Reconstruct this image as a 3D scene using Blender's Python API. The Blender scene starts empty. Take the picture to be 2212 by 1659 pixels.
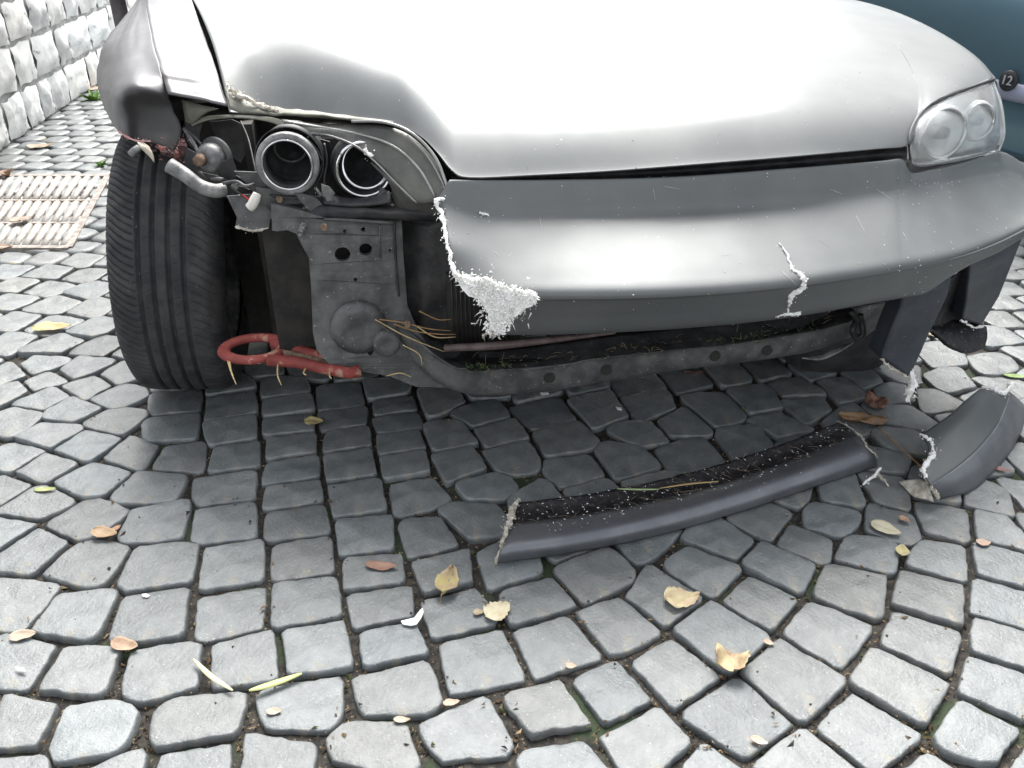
import bpy, bmesh, math, random
import numpy as np
from mathutils import Vector, Matrix, noise
from mathutils.geometry import tessellate_polygon
random.seed(7); RNG = np.random.default_rng(7)
R = math.radians
scene = bpy.context.scene
col = scene.collection

# ------------------------------------------------------------------ camera, sky, sun, exposure
H, PITCH, FPX = 1.0, R(30.0), 1840.0
cam_data = bpy.data.cameras.new('camera')
cam_data.sensor_width = 36.0
cam_data.lens = 36.0 * FPX / 2212.0
cam_data.clip_start = 0.05; cam_data.clip_end = 500.0
camera = bpy.data.objects.new('camera', cam_data); col.objects.link(camera)
camera.location = (0, 0, H); camera.rotation_euler = (R(90) - PITCH, 0, 0)
scene.camera = camera

SUN_EL, SUN_AZ = R(54), R(3)          # azimuth from +Y towards +X
world = bpy.data.worlds.new('World'); scene.world = world; world.use_nodes = True
wn = world.node_tree; bg = wn.nodes['Background']
sky = wn.nodes.new('ShaderNodeTexSky'); sky.sky_type = 'NISHITA'; sky.sun_disc = False
sky.sun_elevation = SUN_EL; sky.sun_rotation = SUN_AZ % (2 * math.pi)
sky.air_density = 1.0; sky.dust_density = 2.0; sky.ozone_density = 1.0
hs = wn.nodes.new('ShaderNodeHueSaturation'); hs.inputs['Saturation'].default_value = 0.2
wn.links.new(sky.outputs[0], hs.inputs['Color']); wn.links.new(hs.outputs[0], bg.inputs['Color'])
bg.inputs['Strength'].default_value = 0.072
sun_d = bpy.data.lights.new('sun', 'SUN'); sun_d.energy = 1.5; sun_d.angle = R(38); sun_d.color = (1, .97, .93)
sun = bpy.data.objects.new('sun', sun_d); col.objects.link(sun)
sd = Vector((math.sin(SUN_AZ) * math.cos(SUN_EL), math.cos(SUN_AZ) * math.cos(SUN_EL), math.sin(SUN_EL)))
sun.rotation_euler = (-sd).to_track_quat('-Z', 'Y').to_euler()
scene.view_settings.view_transform = 'Standard'; scene.view_settings.look = 'None'
scene.view_settings.exposure = 2.45; scene.view_settings.gamma = 1.0
scene.view_settings.use_curve_mapping = False

# ------------------------------------------------------------------ helpers: pixel rays, car frame
CX, CY = 1106.0, 829.5
SP, CP_ = math.sin(PITCH), math.cos(PITCH)
YAW = R(9.5); CYW, SYW = math.cos(YAW), math.sin(YAW)
O = Vector((0, 0, H))
def ray(u, v):
    x = (u - CX) / FPX; up = (CY - v) / FPX
    return Vector((x, CP_ + up * SP, -SP + up * CP_))
def G(u, v, z=0.0):                       # pixel onto a horizontal plane
    d = ray(u, v); return O + d * ((z - H) / d.z)
def PB(u, v, b):                          # pixel onto a plane across the car, b metres behind the camera foot
    d = ray(u, v); return O + d * (b / (-d.x * SYW + d.y * CYW))
def C(l, b, z): return Vector((l * CYW - b * SYW, l * SYW + b * CYW, z))
def LB(p): return (p.x * CYW + p.y * SYW, -p.x * SYW + p.y * CYW, p.z)

ORG = {}
def add_mesh(name, verts, faces, mat, parent=None, smooth=True, origin=None, **props):
    verts = [Vector(v) for v in verts]
    if origin is None:
        n = len(verts); c = Vector((sum(v.x for v in verts) / n, sum(v.y for v in verts) / n, min(v.z for v in verts)))
    else: c = Vector(origin)
    me = bpy.data.meshes.new(name)
    me.from_pydata([tuple(v - c) for v in verts], [], faces); me.update()
    if smooth: me.polygons.foreach_set('use_smooth', [True] * len(me.polygons))
    if mat: me.materials.append(mat)
    o = bpy.data.objects.new(name, me); col.objects.link(o)
    if parent is not None:
        o.parent = parent; o.location = c - ORG[parent.name]
    else: o.location = c
    ORG[o.name] = c
    for k, v in props.items(): o[k] = v
    return o
def thing(name, loc, label, category, group=None):
    o = bpy.data.objects.new(name, None); col.objects.link(o); o.location = loc; o.empty_display_size = .05
    ORG[o.name] = Vector(loc); o['label'] = label; o['category'] = category
    if group: o['group'] = group
    return o
def tag(o, label, category, group=None):
    o['label'] = label; o['category'] = category
    if group: o['group'] = group
    return o
def solid(o, t, offset=-1.0, bevel=0):
    m = o.modifiers.new('thick', 'SOLIDIFY'); m.thickness = t; m.offset = offset
    if bevel:
        b = o.modifiers.new('bevel', 'BEVEL'); b.width = bevel; b.segments = 2
    return o
def fix_normals(o, toward=None):
    bm = bmesh.new(); bm.from_mesh(o.data); bmesh.ops.recalc_face_normals(bm, faces=bm.faces)
    bm.to_mesh(o.data); bm.free(); return o

def cr(p0, p1, p2, p3, t):                # Catmull-Rom
    t2, t3 = t * t, t * t * t
    return 0.5 * ((2 * p1) + (p2 - p0) * t + (2 * p0 - 5 * p1 + 4 * p2 - p3) * t2 + (3 * p1 - p0 - 3 * p2 + p3) * t3)
def spline(pts, n):                       # n samples per segment, centripetal enough for our use
    out = []; m = len(pts)
    for i in range(m - 1):
        a = pts[i - 1] if i else pts[0] * 2 - pts[1]
        d = pts[i + 2] if i + 2 < m else pts[m - 1] * 2 - pts[m - 2]
        for k in range(n): out.append(cr(a, pts[i], pts[i + 1], d, k / n))
    out.append(pts[-1].copy()); return out
def resample(pts, n):
    L = [0.0]
    for i in range(1, len(pts)): L.append(L[-1] + (pts[i] - pts[i - 1]).length)
    out = []; j = 0
    for k in range(n):
        s = L[-1] * k / (n - 1)
        while j < len(L) - 2 and L[j + 1] < s: j += 1
        t = (s - L[j]) / max(1e-9, L[j + 1] - L[j]); out.append(pts[j].lerp(pts[j + 1], min(1, max(0, t))))
    return out
def grid_faces(nr, nc, flip=False):
    f = []
    for i in range(nr - 1):
        for j in range(nc - 1):
            q = (i * nc + j, i * nc + j + 1, (i + 1) * nc + j + 1, (i + 1) * nc + j)
            f.append(q[::-1] if flip else q)
    return f
def patch(rows, nr=4, nc=4):              # rows of control points -> dense smooth grid
    A = [spline(r, nc) for r in rows]; n = len(A[0]); cols = [spline([A[i][j] for i in range(len(A))], nr) for j in range(n)]
    m = len(cols[0]); V = [cols[j][i] for i in range(m) for j in range(n)]
    return V, m, n
def patch_obj(name, rows, mat, parent, nr=4, nc=4, thick=0.0, rough=0.0, off=-1.0, face_cam=True, **kw):
    V, m, n = patch(rows, nr, nc)
    if rough:
        V = [v + Vector(noise.noise_vector(v * 40)) * rough for v in V]
    f = grid_faces(m, n)
    # orient so that the front faces the camera
    a, b, c = V[f[len(f) // 2][0]], V[f[len(f) // 2][1]], V[f[len(f) // 2][2]]
    nn = (b - a).cross(c - a)
    if (nn.dot(O - a) < 0) == face_cam: f = grid_faces(m, n, True)
    o = add_mesh(name, V, f, mat, parent, **kw)
    if thick: solid(o, thick, off)
    return o
def tube(pts, rad, seg=10, closed=False, caps=True):
    rads = rad if isinstance(rad, (list, tuple)) else [rad] * len(pts)
    V, F = [], []; n = len(pts); prev = None
    for i, p in enumerate(pts):
        if closed: t = pts[(i + 1) % n] - pts[i - 1]
        else: t = pts[min(i + 1, n - 1)] - pts[max(i - 1, 0)]
        t.normalize()
        if prev is None:
            a = t.orthogonal().normalized()
        else:
            a = prev - t * prev.dot(t)
            a = a.normalized() if a.length > 1e-6 else t.orthogonal().normalized()
        prev = a; b = t.cross(a)
        for k in range(seg):
            w = 2 * math.pi * k / seg; V.append(p + (a * math.cos(w) + b * math.sin(w)) * rads[i])
    for i in range(n if closed else n - 1):
        for k in range(seg):
            j = (i + 1) % n; F.append((i * seg + k, i * seg + (k + 1) % seg, j * seg + (k + 1) % seg, j * seg + k))
    if caps and not closed:
        F.append(tuple(range(seg))[::-1]); F.append(tuple((n - 1) * seg + k for k in range(seg)))
    return V, F
def tube_obj(name, pts, rad, mat, parent=None, seg=10, n=6, closed=False, **kw):
    P = spline(pts, n) if len(pts) > 2 and not closed else pts
    if isinstance(rad, (list, tuple)) and len(rad) != len(P): rad = list(np.interp(np.linspace(0, 1, len(P)), np.linspace(0, 1, len(rad)), rad))
    V, F = tube(P, rad, seg, closed); return fix_normals(add_mesh(name, V, F, mat, parent, **kw))
def merge(parts):
    V, F = [], []
    for v, f in parts:
        k = len(V); V += list(v); F += [tuple(i + k for i in q) for q in f]
    return V, F
def lathe(c, axis, prof, seg=48, closed=True):   # prof: (radius, height along axis)
    axis = axis.normalized(); a = axis.orthogonal().normalized(); b = axis.cross(a); V, F = [], []
    m = len(prof)
    for k in range(seg):
        w = 2 * math.pi * k / seg; d = a * math.cos(w) + b * math.sin(w)
        for r, h in prof: V.append(c + d * r + axis * h)
    for k in range(seg):
        k2 = (k + 1) % seg
        for j in range(m if closed else m - 1):
            j2 = (j + 1) % m; F.append((k * m + j, k * m + j2, k2 * m + j2, k2 * m + j))
    return V, F
def box(c, ax, ay, az):                    # half-extent vectors
    V = [c + ax * i + ay * j + az * k for i in (-1, 1) for j in (-1, 1) for k in (-1, 1)]
    F = [(0, 1, 3, 2), (4, 6, 7, 5), (0, 4, 5, 1), (2, 3, 7, 6), (0, 2, 6, 4), (1, 5, 7, 3)]
    return V, F
def circle_px(u, v, ru, rv=None, n=20):
    rv = rv or ru; return [(u + ru * math.cos(2 * math.pi * k / n), v + rv * math.sin(2 * math.pi * k / n)) for k in range(n)]
def sheet(name, outline, holes, bfun, mat, parent, t=0.003, smooth=False, jag=0.0, **kw):
    """flat or gently bent plate cut to an outline with real holes; bfun(u,v)-> car depth"""
    def sub(lp, step=14):
        out = []
        for i in range(len(lp)):
            a, b = lp[i], lp[(i + 1) % len(lp)]; n = max(1, int(math.hypot(b[0] - a[0], b[1] - a[1]) / step))
            for k in range(n):
                s = k / n; j = random.uniform(-jag, jag) if k else 0; out.append((a[0] + (b[0] - a[0]) * s + j, a[1] + (b[1] - a[1]) * s + j))
        return out
    loops = [sub(outline)] + [list(h) for h in holes]
    # interior points for bending
    tris = tessellate_polygon([[Vector((p[0], p[1], 0)) for p in lp] for lp in loops])
    flat = [p for lp in loops for p in lp]
    fr = [PB(p[0], p[1], bfun(*p)) for p in flat]
    back = Vector((-SYW, CYW, 0)); bk = [p + back * t for p in fr]
    n = len(fr); F = []
    for a, b, c in tris:
        nn = (fr[b] - fr[a]).cross(fr[c] - fr[a])
        q = (a, b, c) if nn.dot(O - fr[a]) > 0 else (a, c, b)
        F.append(q); F.append(tuple(i + n for i in q[::-1]))
    k = 0
    for lp in loops:
        m = len(lp)
        for i in range(m):
            F.append((k + i, k + (i + 1) % m, n + k + (i + 1) % m, n + k + i))
        k += m
    return fix_normals(add_mesh(name, fr + bk, F, mat, parent, smooth=smooth, **kw))

# ------------------------------------------------------------------ materials
def mat(name, c1, c2=None, rough=0.5, metal=0.0, scale=30.0, bump=0.0, bscale=None, detail=6.0, rvar=0.0, coat=0.0,
        fleck=None, fscale=90.0, famt=0.06, attr=False, trans=0.0, ior=1.45, coords='Object', mid=(0.4, 0.62), spec=0.5, alpha=1.0, sheen=0, fleck2=None, f2scale=20, f2amt=.1):
    m = bpy.data.materials.new(name); m.use_nodes = True; nt = m.node_tree; b = nt.nodes['Principled BSDF']
    tc = nt.nodes.new('ShaderNodeTexCoord'); N = nt.nodes.new; L = nt.links.new
    b.inputs['Roughness'].default_value = rough; b.inputs['Metallic'].default_value = metal
    b.inputs['Coat Weight'].default_value = coat; b.inputs['Coat Roughness'].default_value = .15
    b.inputs['Transmission Weight'].default_value = trans; b.inputs['IOR'].default_value = ior
    b.inputs['Specular IOR Level'].default_value = spec; b.inputs['Alpha'].default_value = alpha
    b.inputs['Sheen Weight'].default_value = sheen
    c4 = lambda c: (c[0], c[1], c[2], 1)
    out = None
    nz = N('ShaderNodeTexNoise'); nz.inputs['Scale'].default_value = scale; nz.inputs['Detail'].default_value = detail; nz.inputs['Roughness'].default_value = .6
    L(tc.outputs[coords], nz.inputs['Vector'])
    rp = N('ShaderNodeValToRGB'); rp.color_ramp.elements[0].position = mid[0]; rp.color_ramp.elements[1].position = mid[1]
    rp.color_ramp.elements[0].color = c4(c1); rp.color_ramp.elements[1].color = c4(c2 or c1)
    L(nz.outputs['Fac'], rp.inputs['Fac']); out = rp.outputs['Color']
    if attr:
        at = N('ShaderNodeAttribute'); at.attribute_name = 'tint'
        mx = N('ShaderNodeMix'); mx.data_type = 'RGBA'; mx.blend_type = 'MULTIPLY'; mx.inputs['Factor'].default_value = 1
        L(out, mx.inputs[6]); L(at.outputs['Color'], mx.inputs[7]); out = mx.outputs[2]
    for fl, fs, fa in ((fleck, fscale, famt), (fleck2, f2scale, f2amt)):
        if not fl: continue
        n2 = N('ShaderNodeTexNoise'); n2.inputs['Scale'].default_value = fs; n2.inputs['Detail'].default_value = 3
        L(tc.outputs[coords], n2.inputs['Vector'])
        r2 = N('ShaderNodeValToRGB'); r2.color_ramp.elements[0].position = .72 - fa; r2.color_ramp.elements[1].position = .78 - fa
        L(n2.outputs['Fac'], r2.inputs['Fac'])
        mx = N('ShaderNodeMix'); mx.data_type = 'RGBA'; L(r2.outputs['Color'], mx.inputs['Factor']); L(out, mx.inputs[6]); mx.inputs[7].default_value = c4(fl); out = mx.outputs[2]
    L(out, b.inputs['Base Color'])
    if rvar:
        mr = N('ShaderNodeMapRange'); mr.inputs['To Min'].default_value = rough - rvar; mr.inputs['To Max'].default_value = rough + rvar
        mr.inputs['From Min'].default_value = .3; mr.inputs['From Max'].default_value = .7
        n3 = N('ShaderNodeTexNoise'); n3.inputs['Scale'].default_value = scale * .7; n3.inputs['Detail'].default_value = 5; L(tc.outputs[coords], n3.inputs['Vector'])
        L(n3.outputs['Fac'], mr.inputs['Value']); L(mr.outputs[0], b.inputs['Roughness'])
    if bump:
        n4 = N('ShaderNodeTexNoise'); n4.inputs['Scale'].default_value = bscale or scale * 3; n4.inputs['Detail'].default_value = 8; n4.inputs['Roughness'].default_value = .65
        L(tc.outputs[coords], n4.inputs['Vector'])
        bp = N('ShaderNodeBump'); bp.inputs['Strength'].default_value = min(1, bump); bp.inputs['Distance'].default_value = .004
        L(n4.outputs['Fac'], bp.inputs['Height']); L(bp.outputs['Normal'], b.inputs['Normal'])
    return m

M = {}
M['stone'] = mat('cobble_stone', (.116, .127, .128), (.172, .184, .184), rough=.42, spec=.9, scale=22, detail=9, bump=.6, bscale=150, rvar=.1, attr=True, coords='Generated' if False else 'Object',
                 fleck=(.27, .24, .17), fscale=8, famt=.07, fleck2=(.34, .35, .34), f2scale=240, f2amt=.05)
M['grit'] = mat('joint_grit', (.014, .013, .012), (.05, .043, .035), rough=.85, scale=60, bump=1, bscale=180, fleck=(.2, .15, .09), fscale=160, famt=.10, fleck2=(.03, .045, .02), f2scale=7, f2amt=.16)
M['crumb'] = mat('crumb', (.09, .08, .07), (.2, .17, .12), rough=.85, scale=50, attr=True)
M['paint'] = mat('satin_grey_paint', (.125, .132, .133), (.150, .157, .156), rough=.56, metal=.5, scale=4, rvar=.09, coat=.12,
                 fleck=(.45, .46, .45), fscale=170, famt=-.015, bump=.04, bscale=320, fleck2=(.08, .075, .07), f2scale=120, f2amt=-.03)
M['primer'] = mat('grey_fender_paint', (.115, .113, .117), (.15, .148, .151), rough=.48, metal=.65, scale=9, rvar=.08, coat=.08, fleck=(.3, .13, .12), fscale=30, famt=-.0, bump=.08, bscale=90)
M['dark_paint'] = mat('dark_lip_paint', (.022, .027, .036), (.04, .045, .055), rough=.4, scale=14, rvar=.08, fleck=(.5, .5, .48), fscale=230, famt=0.0, bump=.08, bscale=200)
M['lip_out'] = mat('grey_lip_outside', (.14, .147, .16), (.18, .187, .198), rough=.48, metal=.6, scale=14, rvar=.06, fleck=(.5, .5, .48), fscale=230, famt=0.0, bump=.06, bscale=200)
M['lip_in'] = mat('raw_black_lip_inside', (.012, .011, .013), (.03, .027, .028), rough=.5, scale=60, rvar=.15, fleck=(.55, .52, .47), fscale=190, famt=.035, bump=.6, bscale=160, fleck2=(.2, .18, .13), f2scale=60, f2amt=.03)
M['fibre'] = mat('torn_fibreglass', (.80, .79, .75), (.88, .88, .86), rough=.8, scale=60, bump=.6, bscale=300)
M['fibre_dirty'] = mat('dirty_fibreglass', (.38, .34, .27), (.66, .63, .56), rough=.85, scale=70, bump=.8, bscale=260)
M['rubber'] = mat('tyre_rubber', (.024, .024, .026), (.048, .047, .046), rough=.72, scale=24, rvar=.1, bump=.35, bscale=260, fleck=(.13, .12, .11), fscale=120, famt=.01)
M['black'] = mat('black_plastic', (.017, .017, .019), (.045, .045, .046), rough=.5, scale=30, rvar=.12, bump=.15, bscale=90, fleck=(.2, .19, .17), fscale=160, famt=-.01)
M['void'] = mat('dirty_underbody', (.014, .013, .012), (.034, .03, .026), rough=.8, scale=20, bump=.4)
M['steel'] = mat('dusty_steel_panel', (.06, .061, .062), (.125, .125, .122), rough=.55, metal=.25, scale=22, rvar=.15, bump=.35, bscale=70, fleck=(.36, .35, .33), fscale=150, famt=.045, fleck2=(.10, .10, .05), f2scale=14, f2amt=.0)
M['steel_dark'] = mat('dark_steel', (.02, .02, .022), (.055, .053, .053), rough=.5, metal=.3, scale=18, rvar=.15, bump=.3, bscale=60, fleck=(.3, .28, .25), fscale=160, famt=.0)
M['chrome'] = mat('worn_chrome', (.62, .62, .62), (.8, .8, .8), rough=.2, metal=1.0, scale=40, rvar=.1, fleck=(.25, .21, .16), fscale=40, famt=.03)
M['alu'] = mat('grey_alloy', (.13, .13, .13), (.28, .28, .275), rough=.5, metal=.45, scale=40, rvar=.12, bump=.35, bscale=120, fleck=(.45, .44, .42), fscale=90, famt=.0)
M['smoke'] = mat('broken_lens_plastic', (.085, .085, .078), (.16, .16, .14), rough=.32, scale=14, rvar=.12, trans=.25, fleck=(.6, .6, .56), fscale=60, famt=.02, bump=.2, bscale=60)
M['smoke_edge'] = mat('lens_rim_plastic', (.22, .22, .21), (.36, .36, .35), rough=.28, scale=20, metal=.3)
M['olive'] = mat('scuffed_olive_plastic', (.09, .09, .07), (.17, .17, .135), rough=.5, scale=22, bump=.3, fleck=(.45, .42, .35), fscale=50, famt=.02)
M['lens'] = mat('hazy_headlight_lens', (.9, .92, .91), (1, 1, 1), rough=.13, trans=.86, ior=1.3, scale=30, rvar=.05)
M['reflector'] = mat('headlight_reflector', (.78, .79, .77), (.86, .87, .85), rough=.35, metal=.3, scale=18)
M['white_plastic'] = mat('ivory_connector', (.6, .58, .52), (.72, .7, .63), rough=.5, scale=90)
M['red_wire'] = mat('red_wire', (.5, .03, .03), rough=.4)
M['hook'] = mat('red_tow_hook_paint', (.17, .03, .025), (.24, .045, .036), rough=.65, scale=35, rvar=.1, bump=.4, bscale=120, fleck=(.33, .18, .13), fscale=32, famt=.11, fleck2=(.8, .72, .7), f2scale=50, f2amt=.02)
M['rust'] = mat('rust', (.14, .09, .06), (.30, .22, .15), rough=.8, scale=60, bump=.5)
M['straw'] = mat('straw', (.38, .27, .12), (.52, .42, .24), rough=.8, scale=60)
M['straw_dark'] = mat('brown_straw', (.22, .12, .05), (.34, .22, .10), rough=.8, scale=60)
M['dust_straw'] = mat('dusty_straw', (.10, .075, .05), (.22, .18, .13), rough=.85, scale=60)
M['galv'] = mat('galvanised_grate', (.27, .25, .22), (.42, .39, .36), rough=.55, metal=.2, scale=26, rvar=.12, bump=.3, bscale=90, fleck=(.42, .27, .17), fscale=26, famt=.03)
M['frame'] = mat('grate_frame_iron', (.2, .17, .15), (.36, .33, .3), rough=.7, metal=.2, scale=40, bump=.4)
M['wallstone'] = mat('wall_stone', (.66, .67, .65), (.84, .84, .82), rough=.7, scale=9, detail=10, bump=1, bscale=26, attr=True, fleck=(.2, .21, .2), fscale=14, famt=.06)
M['mortar'] = mat('wall_mortar', (.5, .5, .49), (.68, .68, .66), rough=.9, scale=30, bump=.8)
M['iron_post'] = mat('dark_post_paint', (.07, .062, .066), (.12, .105, .11), rough=.55, scale=20)
M['teal'] = mat('teal_car_paint', (.14, .245, .30), (.15, .26, .315), rough=.3, metal=.5, scale=3, coat=.8)
M['lilac'] = mat('pale_bumper_strip', (.30, .32, .42), (.36, .38, .48), rough=.35, scale=10)
M['glass'] = mat('car_glass', (.02, .035, .035), (.02, .04, .04), rough=.05, scale=2, spec=.8)
M['letter'] = mat('badge_lettering', (.75, .76, .78), rough=.3, metal=.4)
M['moss'] = mat('moss_and_grass', (.03, .06, .015), (.08, .11, .03), rough=.9, scale=60)
M['green'] = mat('green_leaf', (.08, .17, .03), (.16, .30, .05), rough=.5, scale=30)

# ------------------------------------------------------------------ cobbled ground
def conv(ox, oy, s, pts): k = .86406; return [((ox + x / s) * k, (oy + y / s) * k) for x, y in pts]
A_ = conv(0, 900, 2.458, [(240,30),(510,50),(740,90),(250,130),(550,160),(50,90),(60,190),(730,225),(260,235),(420,315),(710,365),(110,360),(310,450),(540,520),(90,600),(250,665),(820,570),(590,720),(1110,590),(920,770),(15,780),(190,890),(530,975),(960,1000),(10,1050),(190,1165),(530,1235),(1005,1255),(1080,250),(1050,410),(1420,270),(1420,430),(1770,275),(1770,390),(1780,530),(1450,590),(1800,668),(1390,765),(1810,815),(1370,995),(1830,990),(1430,1255),(1865,1205),(1420,130),(1080,130),(1750,160),
  (2140,465),(2150,640)])
C_ = conv(0, 1320, 2.458, [(80,450),(450,540),(930,540),(1410,520),(1890,450),(110,820),(470,880),(1010,880),(1510,800),(1940,725),(110,1210),(530,1250),(1220,1190),(1850,1110),(1180,1470),(1720,1430),(2260,1360),(40,1560),(600,1620),(-250,520),(-250,900),(-260,1290),(-330,180)])
D_ = conv(800, 1320, 2.458, [(280,60),(670,60),(330,260),(770,260),(380,480),(820,510),(1160,240),(1320,420),(1690,290),(1830,570),(2080,420),(1450,700),(440,700),(980,800),(470,990),(1430,1130),(1800,1010),(920,1270),(1500,1450),(2000,1320),(900,1650),(200,1640)])
E_ = conv(1660, 1320, 2.458, [(350,60),(260,250),(860,80),(710,220),(600,440),(1240,130),(1150,360),(1700,190),(2080,220),(2090,460),(1640,400),(970,620),(340,640),(60,890),(790,910),(1590,700),(1450,950),(2110,710),(2070,980),(450,1160),(1260,1260),(1990,1280),(890,1480),(280,1560),(1650,1650),(2300,1500),(2480,330),(2500,800),(2480,1150)])
B_ = conv(800, 900, 2.458, [(130,220),(150,360),(190,485),(200,640),(230,825),(410,180),(450,270),(470,375),(490,490),(520,640),(590,800),(760,240),(970,320),(800,450),(1100,450),(860,640),(1170,590),(1030,780),(1390,320),(1500,480),(1560,660),(1730,300),(1890,590),(940,960),(1350,880),(2020,280),(2200,380)])
G_ = conv(1760, 900, 2.765, [(1650,1100),(2060,1160),(1990,960),(1250,880),(1350,400),(1350,535),(1240,690),(1420,730),(1310,210),(1600,265),(1680,150),(2030,40),(2130,190),(960,170),(700,330),(1000,430),(420,60),(760,60),(100,330),(340,560),(1100,130),(2280,960),(2330,1160)])
seeds_px = A_ + C_ + D_ + E_ + B_ + G_
def px2g(u, v): p = G(u, v, 0); return (p.x, p.y)
seeds = []
for p in seeds_px:
    q = px2g(*p)
    if all(math.hypot(q[0] - s[0], q[1] - s[1]) > .062 for s in seeds): seeds.append(q)
n_dig = len(seeds)
jA = [((300,300),(350,560)),((600,330),(680,600)),((900,420),(1000,560)),((1130,330),(1330,480)),((1570,350),(1720,560)),((1950,350),(2080,560)),((60,730),(100,1000)),((480,920),(490,1160)),((850,1100),(960,1290))]
segs = [conv(800, 900, 2.458, s) for s in jA]
segs += [conv(0, 900, 2.458, s) for s in [((0,480),(540,620)),((410,870),(120,1020)),((270,1030),(430,1100)),((1190,900),(1140,1120)),((1590,700),(1560,1100)),((1600,150),(1600,600)),((1230,450),(1250,200)),((300,100),(700,260)),((100,250),(700,450)),((1640,1300),(1620,1100)),((0,1000),(100,1040))]]
segs += [conv(0, 1320, 2.458, s) for s in [((260,330),(20,620)),((250,720),(60,1010)),((1650,640),(1700,900)),((1180,450),(1160,670)),((870,1150),(760,1400)),((1560,1010),(1560,1350)),((1300,700),(1290,950))]]
segs += [conv(800, 1320, 2.458, s) for s in [((700,650),(790,950)),((1170,620),(1260,880)),((1540,500),(1750,740)),((1850,370),(2110,570)),((1440,870),(1730,1240)),((1050,1000),(1290,1350)),((120,950),(130,1250)),((0,280),(100,280))]]
segs += [conv(1660, 1320, 2.458, s) for s in [((490,230),(310,420)),((200,80),(480,220)),((730,650),(1090,860)),((1250,710),(1760,900)),((1100,900),(1620,1270)),((1930,350),(1930,790)),((500,930),(790,1200)),((1040,200),(1430,270)),((1890,50),(1900,350))]]
segs += [conv(1760, 900, 2.765, s) for s in [((700,100),(1000,340)),((1170,130),(1520,440)),((1500,130),(1720,320)),((1870,1000),(1880,1250)),((1800,180),(2080,120))]]
segs += [((40,640),(150,660)), ((60,560),(180,570)), ((2050,740),(2190,860)), ((1250,870),(1330,950))]
AP = []; 
for a, b in segs:
    p, q = px2g(*a), px2g(*b); AP.append(((p[0] + q[0]) / 2, (p[1] + q[1]) / 2, math.atan2(q[1] - p[1], q[0] - p[0])))
AP += [(-1.6, 3.2, R(80)), (-1.6, 4.5, R(80)), (0, 3, R(85)), (1.5, 3.5, R(55)), (-1.3, 1.5, R(50)), (2.2, 2.2, R(40)), (0, 5, R(85)), (-2.5, 1.5, R(50))]
APn = np.array(AP)
def field(x, y):
    d = (APn[:, 0] - x) ** 2 + (APn[:, 1] - y) ** 2 + .004; w = d ** -1.6
    return math.atan2((w * np.sin(4 * APn[:, 2])).sum(), (w * np.cos(4 * APn[:, 2])).sum()) / 4
# filler rows where nothing was measured
occ = {}
def occ_add(p): occ.setdefault((int(p[0] // .2), int(p[1] // .2)), []).append(p)
for s in seeds: occ_add(s)
def too_near(x, y, r):
    i, j = int(x // .2), int(y // .2)
    return any(math.hypot(x - p[0], y - p[1]) < r for a in (-1, 0, 1) for b in (-1, 0, 1) for p in occ.get((i + a, j + b), ()))
dig = np.array(seeds)
y = .62; row = 0
while y < 6.6:
    x = -3.1 + (row % 2) * .06
    while x < 3.3:
        yy = y + .05 * math.sin(x * 2.2) + random.uniform(-.012, .012); xx = x + random.uniform(-.012, .012)
        if not too_near(xx, yy, .083):
            seeds.append((xx, yy)); occ_add((xx, yy))
        x += .121
    y += .112; row += 1
for yy in np.arange(.62, 5, .02):
    for xx in np.arange(-3, 3.2, .02):
        if not too_near(xx, yy, .093): seeds.append((xx, yy)); occ_add((xx, yy))
S = np.array(seeds); NS = len(S)
TH = np.array([field(x, y) for x, y in S])
def norm_p(dx, dy, th):
    c, s = np.cos(th), np.sin(th); a = np.abs(dx * c + dy * s); b = np.abs(-dx * s + dy * c)
    return (a ** 9 + b ** 9) ** (1 / 9)
def cell(i, nd):
    d2 = (S[:, 0] - S[i, 0]) ** 2 + (S[:, 1] - S[i, 1]) ** 2; nb = np.argsort(d2)[1:13]
    w = TH[i] + (np.arange(nd) + .5) * 2 * math.pi / nd; rr = np.arange(.012, .1, .0012)
    X = np.cos(w)[:, None] * rr[None]; Y = np.sin(w)[:, None] * rr[None]
    own = norm_p(X, Y, TH[i]); ok = own < .076
    for j in nb:
        oth = norm_p(X + S[i, 0] - S[j, 0], Y + S[i, 1] - S[j, 1], TH[j]); ok &= own < oth
    k = np.where(ok.all(axis=1), len(rr) - 1, np.argmin(ok, axis=1))
    return w, rr[np.maximum(k - 1, 0)]
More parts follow.
